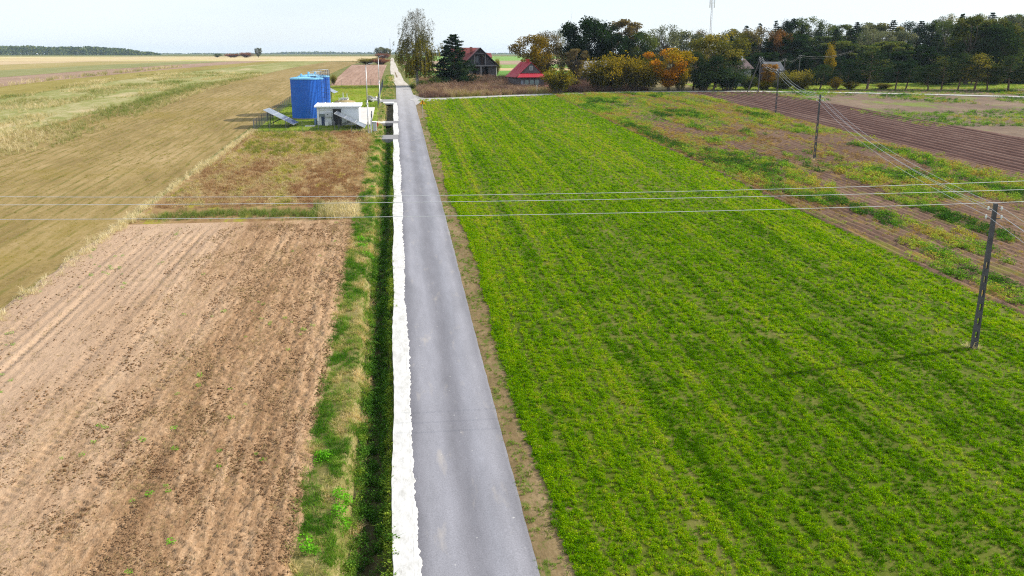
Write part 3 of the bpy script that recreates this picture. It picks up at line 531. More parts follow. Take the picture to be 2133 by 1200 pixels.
# ------------------------------------------------------------ trees
BARK = plain('bark', (.1, .08, .06), .9, var=.3); BIRCHB = plain('birch_bark', (.3, .29, .27), .8, var=.5, sc_=2.); PINEB = plain('pine_bark', (.16, .1, .07), .9, var=.3)
def limb_path(a, b, rng, bend=.15, n=4):
    a = np.array(a, float); b = np.array(b, float); d = np.linalg.norm(b-a); m = rng.normal(0, bend*d*.4, 3)
    return [a+(b-a)*t+m*math.sin(math.pi*t) for t in np.linspace(0, 1, n)]
def t_round(rng, h=12., w=9., base=.18, nc=26, nl=170, ls=.42, sparse=0., top=1.):
    """Broad-leaved tree: leaf clumps at limb ends through an uneven crown."""
    mb = MB(); r0 = .028*h; th = h*(base+.35); tr = [np.array([rng.normal(0, .03*h*t), rng.normal(0, .03*h*t), th*t]) for t in (0, .35, .7, 1.)]
    mb.tube(tr, [r0, r0*.8, r0*.6, r0*.4], 8); pc = []; cl = []
    for i in range(nc):
        a = i*2.4+rng.normal(0, .4); u = (i+.5)/nc; z = base+(1-base)*(u**.9)*.97; rr = math.sin(math.pi*min(1, .16+.8*(1-u)**.85*1.05))**.8*rng.uniform(.55, 1.02)*w/2
        if u > .93: rr *= .3
        c = np.array([rr*math.cos(a), rr*math.sin(a), h*min(z, .94)+rng.normal(0, .02*h)])
        s0 = tr[2]*(1-u)*.8+tr[3]*(u*.8+.2) if u > .2 else tr[2]*.8
        mb.tube(limb_path(s0, c, rng), [r0*.35, r0*.25, r0*.16, r0*.06], 5)
        br = w*rng.uniform(.13, .21); k = int(1.35*nl*rng.uniform(.6, 1.3)*(br/(w*.145))**2*(1-sparse*u)); q = rng.normal(0, 1, (k, 3)); q /= np.linalg.norm(q, axis=1)[:, None]
        q *= (rng.uniform(0, 1, (k, 1))**.35)*br*np.array([1.05, 1.05, .85])*rng.uniform(.75, 1.15, (k, 1)); pc.append(c+q); cl.append(np.full(k, rng.uniform(.05, .95)))
        for _ in range(3): e = c+rng.normal(0, br*.7, 3); mb.tube([c, e], [r0*.07, r0*.02], 3)
    return mb.mesh('trunk'), arr_mesh('crown', *leaves(np.concatenate(pc), ls, rng, 0, np.concatenate(cl)))
def t_birch(rng, h=20., w=10.):
    """Birch: upright stem, arching limbs, long hanging twigs with small leaves; thin at the top."""
    mb = MB(); tr = [np.array([.25*math.sin(t*4), .2*math.sin(t*3), h*.9*t]) for t in np.linspace(0, 1, 8)]
    mb.tube(tr, [.3*(1-t)**1.2+.012 for t in np.linspace(0, 1, 8)], 8); pc = []; sz = []; cl = []
    US = [0, .25, .4, .55, .7, .82, .92, 1.]; RS = [.8, 1., .98, .78, .7, .74, .5, .18]
    for i in range(150):
        u = (i+.5)/150; z0 = h*(.27+.72*u); a = i*2.4+rng.normal(0, .35); r = np.interp(u, US, RS)*w/2*math.sqrt(rng.uniform(.08, 1.))
        s = np.array([np.interp((z0-.5*r)/h, np.linspace(0, .9, 8), [p[j] for p in tr]) for j in (0, 1)]+[max(z0-.55*r-.5, 2.)]); top = np.array([r*math.cos(a), r*math.sin(a), z0+rng.normal(0, .35)])
        mb.tube(limb_path(s, top, rng, .08), [.06*(1.1-u), .045*(1.1-u), .025, .012], 4)
        for _ in range(6):
            b0 = s+(top-s)*rng.uniform(.55, 1.05)+rng.normal(0, .4, 3); b0[2] = min(b0[2], h); ln = rng.uniform(.8, 4.2)*(1.05-.62*u); n = int(ln*(26 if u < .5 else 16 if u < .75 else 9)*rng.uniform(.3, 1.4))
            t = rng.uniform(0, 1, (n, 1)); q = b0+np.array([0, 0, -1])*ln*t+np.array([math.cos(a), math.sin(a), 0])*.35*t**.5+rng.normal(0, .12, (n, 3)); pc.append(q); cl.append(np.full(n, np.clip(1.0-1.05*u+rng.normal(0, .14), 0, 1))); sz.append(np.full(n, .27 if u < .6 else .2))
            mb.tube([b0, b0+np.array([.1, 0, -ln])], [.016, .008], 3)
    p = np.concatenate(pc); k = p[:, 2] > 2.2
    return mb.mesh('trunk'), arr_mesh('crown', *leaves(p[k], np.concatenate(sz)[k], rng, 0, np.concatenate(cl)[k]))
def t_conifer(rng, h=14., w=9., base=.03, droop=.12, nl=46, pw=.85, ls=.42, lvl=22):
    """Spruce or full pine: whorls of boughs with needle sprays."""
    mb = MB(); mb.tube([(0, 0, 0), (0, 0, h*.5), (0, 0, h)], [.022*h, .012*h, .01], 7); pc = []; cl = []
    for i in range(lvl):
        u = (i+.3)/lvl; z = h*(base+(1-base)*u); rr = w/2*((1-u)**pw)*rng.uniform(.8, 1.1)+.12; k = max(4, int(9-4*u))
        for j in range(k):
            a = 6.283*j/k+i*.9+rng.normal(0, .18); ln = rr*rng.uniform(.62, 1.12); e = np.array([ln*math.cos(a), ln*math.sin(a), z-droop*ln+rng.normal(0, .12)])
            mb.tube([(0, 0, z), e], [.012*h*(1-u)*.4+.01, .008], 3); n = int(nl*(.35+.65*ln/(w/2))); t = rng.uniform(.25, 1.03, (n, 1))**.8
            q = np.array([0, 0, z])*(1-t)+e*t+rng.normal(0, 1, (n, 3))*np.array([.17, .17, .12])*(.5+ln*.32)+np.array([0, 0, .22])*t; pc.append(q); cl.append(np.full(n, rng.uniform(0, 1)))
    p = np.concatenate(pc); return mb.mesh('trunk'), arr_mesh('crown', *leaves(p, ls, rng, 0, np.concatenate(cl), .38))
def t_pine(rng, h=10., w=6.5, base=.3, nb=34, nl=105, ls=.34):
    """Scots pine: bare lower trunk, bushy needle clumps pointing up."""
    mb = MB(); k = rng.normal(0, .04*h, 2); tr = [np.array([k[0]*math.sin(t*2.5), k[1]*math.sin(t*2), h*.95*t]) for t in np.linspace(0, 1, 6)]
    mb.tube(tr, [.017*h*(1.05-.9*t) for t in np.linspace(0, 1, 6)], 7); pc = []; cl = []
    for i in range(nb):
        u = (i+.5)/nb; z = h*(base+(.98-base)*u); env = w/2*(math.sin(math.pi*(.2+.78*u**.9))**.75)*rng.uniform(.5, 1.08); a = i*2.4+rng.normal(0, .3)
        s = np.array([np.interp(max(z-.25*env, h*base*.7)/h, np.linspace(0, .95, 6), [p[j] for p in tr]) for j in (0, 1)]+[max(z-.25*env, h*base*.7)])
        e = np.array([s[0]+env*math.cos(a), s[1]+env*math.sin(a), z]); mb.tube(limb_path(s, e, rng, .08, 3), [.006*h, .004*h, .01], 4); n = int(nl*rng.uniform(.7, 1.3)); br = w*rng.uniform(.085, .14)
        t = rng.uniform(.45, 1, (n, 1)); q = s*(1-t)+e*t+rng.normal(0, .55, (n, 3))*br*np.array([1.1, 1.1, .8])+np.array([0, 0, br*.5])*rng.uniform(0, 1, (n, 1)); pc.append(q); cl.append(np.full(n, rng.uniform(0, 1)))
    return mb.mesh('trunk'), arr_mesh('crown', *leaves(np.concatenate(pc), ls, rng, 0, np.concatenate(cl), .4))
def t_bush(rng, h=5., w=6., ns=26, nl=150, ls=.3, low=.12):
    """Shrub of many stems fanning up from the ground."""
    mb = MB(); pc = []; cl = []
    for i in range(ns):
        a = i*2.4+rng.normal(0, .3); r = w/2*math.sqrt((i+.5)/ns)*rng.uniform(.75, 1.05); hh = h*(1-.42*(r/(w/2))**2.2)*rng.uniform(.78, 1.03)
        b = np.array([r*.28*math.cos(a), r*.28*math.sin(a), 0]); e = np.array([r*math.cos(a), r*math.sin(a), hh]); m = b*.5+e*.5+np.array([-.12*r*math.cos(a), -.12*r*math.sin(a), .12*h]); mb.tube([b, m, e], [.05, .035, .01], 4)
        n = int(nl*rng.uniform(.7, 1.3)); t = rng.uniform(low, 1.02, (n, 1))**.75; q = b*(1-t)**2+2*m*t*(1-t)+e*t*t+rng.normal(0, 1, (n, 3))*w*.055*(.5+t*.7); q[:, 2] = np.clip(q[:, 2], .1, None); pc.append(q)
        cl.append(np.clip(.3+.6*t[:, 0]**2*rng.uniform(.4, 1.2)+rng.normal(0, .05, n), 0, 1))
    return mb.mesh('trunk'), arr_mesh('crown', *leaves(np.concatenate(pc), ls, rng, 0, np.concatenate(cl)))
def dims(me):
    c = np.empty(len(me.vertices)*3, np.float32); me.vertices.foreach_get('co', c); c = c.reshape(-1, 3); q = np.percentile(c, [1, 99], axis=0); return max(q[1][0]-q[0][0], q[1][1]-q[0][1]), float(c[:, 2].max())
PROTO = {}
def reg(key, tm):
    for q, m in zip(tm, (BIRCHB if key.startswith('birch') else PINEB if key.startswith('pine') else BARK, None)):
        q.materials.append(m)
    w_, h_ = dims(tm[1]); PROTO[key] = (tm[0], tm[1], w_, h_)
rt = lambda k: np.random.default_rng(k)
for k in range(4): reg('round%d' % k, t_round(rt(k), nc=24+2*k)); reg('sparse%d' % k, t_round(rt(20+k), nc=30, nl=120, ls=.33, sparse=.35, w=8)); reg('spruce%d' % k, t_conifer(rt(30+k), w=6.5, droop=.2)); reg('pine%d' % k, t_pine(rt(40+k))); reg('bush%d' % k, t_bush(rt(50+k)))
reg('birch', t_birch(rt(60))); reg('big_pine', t_conifer(rt(61), h=14, w=10, droop=-.1, nl=150, pw=.62, ls=.48, lvl=24))
reg('tall0', t_round(rt(70), h=16, w=7, base=.12, nc=34, nl=150)); reg('tall1', t_round(rt(71), h=16, w=6.5, base=.1, nc=36, nl=150)); reg('oak', t_round(rt(72), h=14, w=11, base=.1, nc=44, nl=240, ls=.45))
PAL = dict(pinelight=[(.018, .04, .018), (.04, .07, .022), (.11, .12, .03)], dark=[(.008, .02, .008), (.014, .034, .011), (.026, .055, .015)], conifer=[(.007, .019, .011), (.012, .03, .015), (.024, .05, .02)], pine=[(.012, .03, .016), (.022, .05, .022), (.05, .08, .028)],
    mid=[(.03, .06, .02), (.065, .1, .028), (.14, .165, .04)], olive=[(.06, .075, .016), (.14, .135, .025), (.26, .22, .04)], yellow=[(.14, .1, .01), (.28, .19, .012), (.42, .28, .015)],
    orange=[(.12, .08, .01), (.22, .13, .012), (.32, .16, .012)], rust=[(.07, .055, .02), (.13, .075, .03), (.21, .1, .035)], grey=[(.075, .09, .06), (.13, .15, .095), (.21, .22, .135)],
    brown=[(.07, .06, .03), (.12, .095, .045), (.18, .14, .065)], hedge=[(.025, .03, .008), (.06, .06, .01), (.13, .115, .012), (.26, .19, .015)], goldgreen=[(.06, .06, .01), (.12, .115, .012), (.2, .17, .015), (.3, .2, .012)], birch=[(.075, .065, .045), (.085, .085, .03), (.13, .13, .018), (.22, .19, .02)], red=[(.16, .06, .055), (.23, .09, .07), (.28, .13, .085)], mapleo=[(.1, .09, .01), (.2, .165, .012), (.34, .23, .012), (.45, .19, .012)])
TREES = 0
def tree(name, label, px, ytop, Y, wpx, kind, pal, cat='tree', group=None, sink=0., rz=None):
    """A tree whose top is seen at (px, ytop) from the camera's place and that stands Y metres along the road."""
    global TREES; TREES += 1
    x, _, zt = at(px, ytop, Y); g = float(gz(x, Y))-sink; hh = zt-g; d = math.hypot(x, Y); ww = wpx*math.hypot(d, H-g)/F*.985
    tm, cm, pw_, ph = PROTO[kind]; o = thing(name, label, cat, (x, Y, g), TREES*1.7 if rz is None else rz, group); o.scale = (ww/pw_, ww/pw_, hh/ph)
    t = obj('trunk', tm, None, o); c = obj('crown', cm, None, o); c.material_slots[0].link = 'OBJECT'; c.material_slots[0].material = leafmat('leaves_'+pal, PAL[pal]); return o
tree('birch_tree', 'tall drooping birch with thin yellow-green leaves beside the road', 866, 16, 227, 80, 'birch', 'birch')
tree('pine_tree', 'broad dark green pine standing left of the grey house', 943, 70, 229, 84, 'big_pine', 'pine')
tree('broadleaf_tree', 'round yellow-brown tree behind the red-roofed cottage', 1112, 70, 240, 76, 'round0', 'yellow')
tree('broadleaf_tree', 'thin brownish tree rising behind the yellow-brown one', 1142, 62, 252, 62, 'sparse1', 'brown')
tree('broadleaf_tree', 'slim blue-green tree at the left flank of the big dark oak', 1172, 58, 262, 34, 'sparse2', 'grey')
tree('oak_tree', 'largest dark green round tree between cottage and hedge', 1224, 32, 246, 96, 'oak', 'dark')
tree('broadleaf_tree', 'bronze climber-covered tree below the big dark oak', 1201, 100, 232, 40, 'tall0', 'brown')
tree('broadleaf_tree', 'dark green tree with rust-red top right of the big oak', 1300, 38, 250, 70, 'tall1', 'brown')
tree('broadleaf_tree', 'dark green tree in front of the rust-topped tree', 1280, 66, 243, 62, 'round1', 'dark')
tree('broadleaf_tree', 'dark olive tree at the right of the rust-topped tree', 1334, 62, 246, 62, 'round2', 'mid')
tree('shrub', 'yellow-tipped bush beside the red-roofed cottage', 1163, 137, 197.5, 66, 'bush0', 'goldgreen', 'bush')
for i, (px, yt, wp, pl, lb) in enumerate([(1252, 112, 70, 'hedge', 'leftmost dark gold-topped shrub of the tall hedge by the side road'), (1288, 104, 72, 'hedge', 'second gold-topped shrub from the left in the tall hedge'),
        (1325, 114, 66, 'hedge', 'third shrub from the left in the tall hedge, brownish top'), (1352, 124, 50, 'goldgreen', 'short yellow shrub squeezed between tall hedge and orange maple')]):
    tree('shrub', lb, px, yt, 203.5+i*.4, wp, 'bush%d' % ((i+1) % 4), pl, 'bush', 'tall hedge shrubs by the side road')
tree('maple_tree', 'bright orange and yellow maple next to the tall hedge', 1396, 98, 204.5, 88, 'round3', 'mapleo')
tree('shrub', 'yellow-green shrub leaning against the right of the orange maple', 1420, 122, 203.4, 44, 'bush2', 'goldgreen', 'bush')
tree('broadleaf_tree', 'tall yellow-brown tree over the dark pines by the track', 1497, 68, 214, 100, 'round1', 'olive')
for i, (px, yt, Y, wp) in enumerate([(1448, 104, 206, 62), (1490, 112, 205, 74), (1538, 112, 206.5, 56), (1466, 136, 204, 60), (1520, 140, 203.5, 62)]):
    tree('pine_tree', ['leftmost dark bushy pine right of the orange maple', 'middle dark bushy pine below the yellow-brown tree', 'rightmost dark bushy pine before the brown house', 'low dark pine at the foot of the bushy pine group', 'low dark pine next to the leaning pole'][i], px, yt, Y, wp, 'pine%d' % (i % 4) if i < 3 else 'bush%d' % (i % 4), 'pine', group='dark pines by the track')
for i, (px, yt, wp) in enumerate([(1384, 50, 62), (1428, 62, 70), (1362, 74, 60), (1460, 58, 60)]):
    tree('willow_tree', ['pale grey-green tree with spiky top behind the orange maple', 'round pale grey-green tree below the radio mast', 'low pale tree between rusty tree and orange maple', 'grey-brown tree right beneath the radio mast'][i], px, yt, 268+i*5, wp, ('sparse%d' if i != 1 else 'round%d') % (i % 4), 'grey' if i < 3 else 'brown')
tree('maple_sapling', 'small orange tree by the leaning pole and shed', 1603, 132, 206, 32, 'tall0', 'orange')
tree('shrub', 'small yellow bush under the front pines, left of the clearing', 1742, 158, 205, 26, 'bush3', 'yellow', 'bush')
for i, (px, yt, wp, pl) in enumerate([(1640, 146, 36, 'olive'), (1672, 142, 44, 'olive'), (1560, 152, 36, 'mid'), (1592, 166, 34, 'goldgreen'), (1628, 168, 40, 'mid'), (1668, 170, 44, 'hedge'), (1772, 166, 30, 'goldgreen'), (1842, 172, 34, 'olive')]):
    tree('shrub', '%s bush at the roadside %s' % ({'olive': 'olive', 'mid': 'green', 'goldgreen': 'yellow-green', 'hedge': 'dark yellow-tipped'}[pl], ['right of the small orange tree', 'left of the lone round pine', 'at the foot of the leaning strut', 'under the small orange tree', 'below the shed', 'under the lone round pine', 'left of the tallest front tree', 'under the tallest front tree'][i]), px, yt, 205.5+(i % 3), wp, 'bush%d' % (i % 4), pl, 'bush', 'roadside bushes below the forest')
fp_ = [(1712, 132, 197.5, 52, 'pine'), (1774, 128, 197, 46, 'pine'), (1815, 98, 196.5, 86, 'pinelight'), (1872, 124, 195.5, 50, 'pine'), (1893, 126, 195, 50, 'pine'), (1940, 133, 194, 44, 'pine'), (1970, 114, 193.5, 52, 'pinelight'), (2006, 106, 193, 48, 'pine'), (2040, 108, 191.5, 64, 'olive'), (2066, 122, 190.8, 50, 'pine'), (2112, 112, 189.5, 62, 'pinelight'), (2150, 118, 188, 60, 'pine')]
fl = ['round dark pine standing alone left of the yellow bush', 'small pine left of the tallest front pine', 'tallest pale green tree of the front row by the track', 'left of two pines close together in the front row', 'right of two pines close together in the front row',
      'short pine with crooked trunk in the front row', 'yellow-topped tree right of the crooked short pine', 'dense dark pine in the right half of the front row', 'pine with brownish-orange side in the front row', 'dark pine right of the brownish-orange one', 'pale green tree at the right end of the front row', 'pine cut by the right edge of the picture']
for (px, yt, Y, wp, pl), lb in zip(fp_, fl): tree('pine_tree', lb, px, yt, Y+8.5, wp, 'pine%d' % (int(px) % 4), pl, group='front row of pines along the side road')
# the wood on the right: rows one behind the other; palettes imitate sunlit tops and shaded foot
SKX = [1440, 1480, 1520, 1560, 1600, 1640, 1690, 1706, 1760, 1800, 1850, 1870, 1900, 1950, 1968, 1990, 2030, 2060, 2090, 2110, 2140, 2300]
SKY_ = [64, 66, 60, 46, 40, 37, 30, 45, 49, 43, 46, 38, 43, 38, 30, 19, 21, 28, 19, 30, 23, 26]
fr = np.random.default_rng(77)
KL = {'spruce': ('spruce_tree', 'pointed spruce'), 'pine': ('pine_tree', 'bushy pine'), 'sparse': ('broadleaf_tree', 'thin-leaved tree'), 'round': ('broadleaf_tree', 'round leafy tree'), 'tall': ('broadleaf_tree', 'narrow leafy tree')}
ADJ = dict(conifer='blackish', pine='dark green', mid='green', grey='grey-green', olive='olive', dark='deep green', rust='rusty', brown='brown', orange='orange')
PLC = ['left of the braced pole', 'above the shed', 'above the lone round pine', 'above the yellow bush', 'above the tallest front tree', 'above the paired pines', 'above the crooked pine', 'above the brownish-orange pine', 'at the right picture edge']
def forest_row(rown, px0, px1, step, Y, dy, jit, wp, kinds, pals):
    px = px0
    while px < px1:
        k = kinds[fr.integers(len(kinds))]; pl = pals[fr.integers(len(pals))]
        if k in ('spruce', 'pine'): pl = 'conifer' if fr.uniform() < .6 else 'pine'
        yt = np.interp(px, SKX, SKY_)+dy+abs(fr.normal(0, jit)); key = k+str(fr.integers(2 if k == 'tall' else 4))
        lb = '%s %s, %s row of the wood, %s' % (ADJ[pl], KL[k][1], rown, PLC[int(np.searchsorted([1580, 1650, 1720, 1790, 1850, 1910, 1985, 2060], px))])
        tree(KL[k][0], lb, px, yt, Y+fr.uniform(-8, 8), wp*fr.uniform(.8, 1.25), key, pl, 'tree', 'trees of the wood on the right')
        px += step*fr.uniform(.7, 1.3)
forest_row('back', 1530, 2230, 27, 335, 0, 3, 50, ['round', 'spruce', 'sparse', 'pine', 'tall', 'spruce'], ['mid', 'mid', 'grey', 'mid', 'dark', 'olive', 'grey'])
forest_row('second', 1470, 2230, 30, 300, 12, 6, 54, ['round', 'sparse', 'tall', 'spruce', 'spruce'], ['olive', 'grey', 'grey', 'mid', 'brown', 'mid', 'mid'])
forest_row('third', 1500, 2220, 30, 268, 34, 9, 52, ['tall', 'spruce', 'spruce', 'round', 'tall'], ['mid', 'dark', 'mid', 'dark', 'olive', 'mid'])
forest_row('fourth', 1545, 2220, 27, 240, 62, 10, 46, ['spruce', 'spruce', 'pine', 'tall'], ['dark', 'dark', 'dark'])
forest_row('front', 1560, 2220, 30, 228, 84, 8, 50, ['spruce', 'pine', 'spruce'], ['dark'])
tree('broadleaf_tree', 'high dark green tree rising at the right over the front pines', 2030, 32, 222, 62, 'tall0', 'pinelight'); tree('broadleaf_tree', 'wide dark green tree near the right picture edge', 2092, 34, 221, 84, 'oak', 'pinelight')
tree('broadleaf_tree', 'rusty orange tree in the middle of the wood', 1626, 58, 262, 42, 'round2', 'rust'); tree('broadleaf_tree', 'small lemon-yellow tree amid the dark spruces', 1733, 84, 230, 18, 'bush3', 'goldgreen')
# far left: bushes and trees at the crest
tree('shrub', 'left brown-green bush heap on the crest behind the pink field', 765, 120, 480, 40, 'bush1', 'olive', 'bush'); tree('shrub', 'dark red bush right of the brown-green heap on the crest', 792, 119, 476, 38, 'bush2', 'red', 'bush')
tree('broadleaf_tree', 'grey tree on the horizon at the end of the gravel road', 793, 97, 900, 24, 'round2', 'grey'); tree('broadleaf_tree', 'pale yellow-green tree on the horizon right of the grey one', 806, 100, 905, 18, 'round1', 'olive')
tree('shrub', 'mauve low bush at the foot of the horizon trees', 796, 110, 890, 30, 'bush0', 'red', 'bush')
for px, yt, wp, pl, lb in [(537, 99, 14, 'grey', 'small grey tree alone on the left horizon'), (512, 108, 30, 'red', 'reddish bush on the left horizon beside the small grey tree'), (484, 111, 30, 'red', 'lower reddish bush further left on the horizon'), (452, 112, 14, 'mid', 'small green bush at the left end of the horizon bushes')]:
    tree('shrub', lb, px, yt, 1150, wp, 'bush1' if pl == 'red' else 'round1', pl, 'bush')
tree('shrub', 'small dark bush by the corner of the rear tank fence', 694, 153, 236, 12, 'bush2', 'olive', 'bush'); tree('shrub', 'brown bush beside the right corner of the grey house', 1035, 118, 300, 14, 'bush3', 'olive', 'bush')
for i, (px, yt, wp) in enumerate([(905, 158, 28), (880, 166, 22), (1195, 160, 26), (845+14, 172, 14)]): tree('shrub', ['dark undergrowth bush between birch and broad pine', 'low dark bush at the foot of the birch', 'brown bush between cottage bush and hedge', 'small green bush at the road corner by the birch'][i], px, yt, 222-i*2 if i != 2 else 214, wp, 'bush%d' % i, ['mid', 'mid', 'brown', 'mid'][i], 'bush')
def far_wood(name, label, px0, px1, tops, Y, n, size, pal, dep=120):
    rng = rt(Y); px = rng.uniform(px0, px1, n); C = []
    for p in np.unique(np.round(px/2)*2):
        m = int((np.abs(px-p) < 1).sum()); yt = np.interp(p, *tops)+rng.uniform(0, 1)**2*5; yy = Y+rng.uniform(0, dep); x, _, zt = at(p, yt, yy); g = float(G(yy)); t = rng.uniform(0, 1, m)**.7
        C.append(np.stack([x+rng.normal(0, size*.9, m)*(1.15-t*.8), yy+rng.normal(0, size, m), g+(zt-g)*t], -1))
    c = np.concatenate(C); return tag(obj(name, arr_mesh(name, *leaves(c, size, rng, 0, rng.uniform(0, 1, len(c)))), leafmat('leaves_'+pal, PAL[pal])), label, 'wood', kind='stuff')
far_wood('distant_wood', 'bluish wood along the far left horizon', -60, 330, ([-60, 0, 60, 110, 180, 250, 290, 330], [96, 97, 95, 98, 97, 101, 106, 111]), 2700, 9000, 7.5, 'mid', 250)
far_wood('horizon_forest', 'thin blue line of forest on the horizon', 330, 1085, ([330, 560, 600, 650, 740, 840, 1030, 1085], [112, 112, 108.5, 108, 109.5, 110, 111, 112]), 5600, 6000, 15, 'mid')

# ------------------------------------------------------------ materials for built things
STEEL = plain('galvanised_steel', (.42, .43, .44), .45, .5, .5); WHITEP = plain('white_paint', (.8, .81, .82), .5, var=.05); DARKM = plain('dark_grey_metal', (.06, .065, .075), .5, .2)
FENCEC = plain('fence_grey', (.11, .12, .14), .5, .3); BLACK = plain('dark_interior', (.015, .014, .014), .9); GREYB = plain('light_grey_cabinet', (.5, .52, .54), .5, var=.06); NAVY = plain('navy_paint', (.02, .045, .12), .45)
def tank_blue():
    s = NT('blue_tank_paint'); c = s.ramp(s.noise((.6, .6, 2.5), 5, .6), [(.3, (.008, .1, .46)), (.7, (.014, .135, .56))])
    return s.pr(c, .42, 0, .45)
BLUE = tank_blue(); BLUEL = plain('pale_blue_roof_paint', (.2, .5, .74), .5, var=.1)
def water_tank(label, cx, cy, r, ztop, ladder_a):
    g = float(G(cy)); h = ztop-g; t = thing('water_tank', label, 'tank', (cx, cy, g), 0, 'blue water tanks')
    n = 288; mb = MB(); a = np.linspace(0, 2*math.pi, n, False); rr = r+.035*np.clip(np.sin(a*72)*1.6, -1, 1)
    V = [(q*math.cos(t_), q*math.sin(t_), z) for z in (.0, h-.02) for q, t_ in zip(rr, a)]; mb.add(V, [(i, (i+1) % n, n+(i+1) % n, n+i) for i in range(n)]); mb.build('shell', BLUE, t)
    mb = MB().cyl((0, 0, -.3), (0, 0, .12), r+.12, r+.12, 64); mb.build('base_ring', DARKC, t)
    mb = MB(); k = 64; mb.cyl((0, 0, h-.14), (0, 0, h+.04), r+.09, r+.09, k); mb.cyl((0, 0, h+.042), (0, 0, h+.42), r+.05, .35, k); rf = mb.build('roof', BLUEL, t, False)
    for (x, y) in ((-.9, .5), (.2, 1.3)): MB().cyl((x, y, h+.25), (x, y, h+.62), .16, .16, 10).cyl((x, y, h+.62), (x, y, h+.74), .27, .1, 10).build('roof_vent', BLUEL, rf)
    MB().box(.9, 1.7, -1.3, -.6, h+.1, h+.36).build('roof_hatch', NAVY, rf); MB().tube([(-.9, -.9, h+.3), (.4, -1.1, h+.28), (1.2, -1.0, h+.3)], .06, 6).build('roof_pipe', NAVY, rf)
    for i in range(12): an = 2*math.pi*i/12; MB().cyl((.4*math.cos(an), .4*math.sin(an), h+.425), ((r)*math.cos(an), r*math.sin(an), h+.07), .025, .025, 4).build('roof_seam', BLUEL, rf)
    ca, sa = math.cos(ladder_a), math.sin(ladder_a); P_ = lambda rad, tan, z: (rad*ca-tan*sa, rad*sa+tan*ca, z)
    ld = MB()
    for s in (-.24, .24): ld.cyl(P_(r+.25, s, .9), P_(r+.25, s, h+1.1), .025, .025, 6)
    for z in np.arange(1, h+.1, .3): ld.cyl(P_(r+.25, -.24, z), P_(r+.25, .24, z), .018, .018, 5)
    lo = ld.build('ladder', NAVY, t); cg = MB()
    for z in np.arange(2.6, h+1.2, .85): cg.tube([P_(r+.25+.62*math.sin(q), .38*math.cos(q)*-1, z) for q in np.linspace(0, math.pi, 9)], .022, 5)
    for q in np.linspace(.3, math.pi-.3, 5): cg.cyl(P_(r+.25+.62*math.sin(q), -.38*math.cos(q), 2.6), P_(r+.25+.62*math.sin(q), -.38*math.cos(q), h+1.1), .016, .016, 4)
    cg.build('safety_cage', NAVY, lo)
    rl = MB(); an = [ladder_a+q for q in np.linspace(-.75, .75, 9)]
    for q in an: rl.cyl((r*math.cos(q)*.97, r*math.sin(q)*.97, h+.05), (r*math.cos(q)*.97, r*math.sin(q)*.97, h+1.15), .022, .022, 5)
    for z in (.6, 1.15): rl.tube([(r*math.cos(q)*.97, r*math.sin(q)*.97, h+z) for q in an], .022, 5); 
    for s in (an[0], an[-1]): rl.tube([(r*math.cos(s)*.97, r*math.sin(s)*.97, h+1.15), (r*.35*math.cos(s), r*.35*math.sin(s), h+1.2), (r*.35*math.cos(s), r*.35*math.sin(s), h+.3)], .022, 5)
    rl.build('roof_railing', STEEL, t); return t
Yt = 151.0; xl_ = at(607, 200, Yt)[0]; xr_ = at(674.5, 200, Yt)[0]; rT = (xr_-xl_)/2
water_tank('front blue corrugated steel water tank with ladder cage', (xl_+xr_)/2, Yt, rT, at(640, 164, Yt-rT*.9)[2], R(-28))
xq = at(687, 190, Yt+7.6)[0]
water_tank('rear blue water tank half hidden behind the front one', xq-rT, Yt+7.6, rT, at(640, 164, Yt-rT*.9)[2]+.15, R(-35))
# pump house
Yb = 139.6; xa = at(661, 250, Yb)[0]; xb = at(748.5, 250, Yb)[0]; gB = float(G(Yb)); W = xb-xa; hB = at(700, 223, Yb)[2]-gB; D = 6.2
ph = thing('pump_house', 'small white pump house with flat ribbed roof in front of the tank', 'building', (xa, Yb, gB)); WALL = plain('white_sandwich_panel', (.74, .77, .8), .55, var=.04)
MB().box(0, W, 0, .12, 0, hB).box(0, W, D-.12, D, 0, hB-.0).box(0, .12, .121, D-.121, 0, hB).box(W-.12, W, .121, D-.121, 0, hB).build('wall', WALL, ph)
MB().box(-.25, W+.25, -.3, D+.25, -.35, -.001).build('plinth', CONC, ph)
rf = MB().hexa([(-.35, -.4, hB+.003), (W+.35, -.4, hB+.003), (W+.35, D+.3, hB+.003), (-.35, D+.3, hB+.003), (-.35, -.4, hB+.14), (W+.35, -.4, hB+.14), (W+.35, D+.3, hB+.34), (-.35, D+.3, hB+.34)]).build('roof', plain('roof_sheet', (.6, .61, .62), .45, var=.06), ph)
for i in range(7): x = -.3+i*(W+.6)/6; MB().hexa([(x-.05, -.4, hB+.142), (x+.05, -.4, hB+.142), (x+.05, D+.3, hB+.342), (x-.05, D+.3, hB+.342), (x-.05, -.4, hB+.2), (x+.05, -.4, hB+.2), (x+.05, D+.3, hB+.4), (x-.05, D+.3, hB+.4)]).build('roof_rib', WHITEP, rf)
MB().box(-.35, W+.35, -.52, -.405, hB-.02, hB+.13).build('gutter', WHITEP, ph)
MB().tube([(.25, -.46, hB), (.3, -.1, hB-.35), (.3, -.06, .1)], .05, 7).build('downpipe', WHITEP, ph)
for x in (.04, W-.3): MB().box(x, x+.26, -.04, -.002, 0, hB-.03).build('corner_trim', WHITEP, ph)
pxx = lambda px: at(px, 245, Yb)[0]-xa
pz = lambda py: at(690, py, Yb)[2]-gB
x0, x1 = pxx(694), pxx(711)
dr = MB().box(x0, x1, -.06, -.003, .02, pz(227.5)).build('door', plain('black_door', (.02, .022, .028), .5), ph); MB().box(x1-.2, x1-.1, -.1, -.062, 1., 1.1).build('door_handle', STEEL, dr)
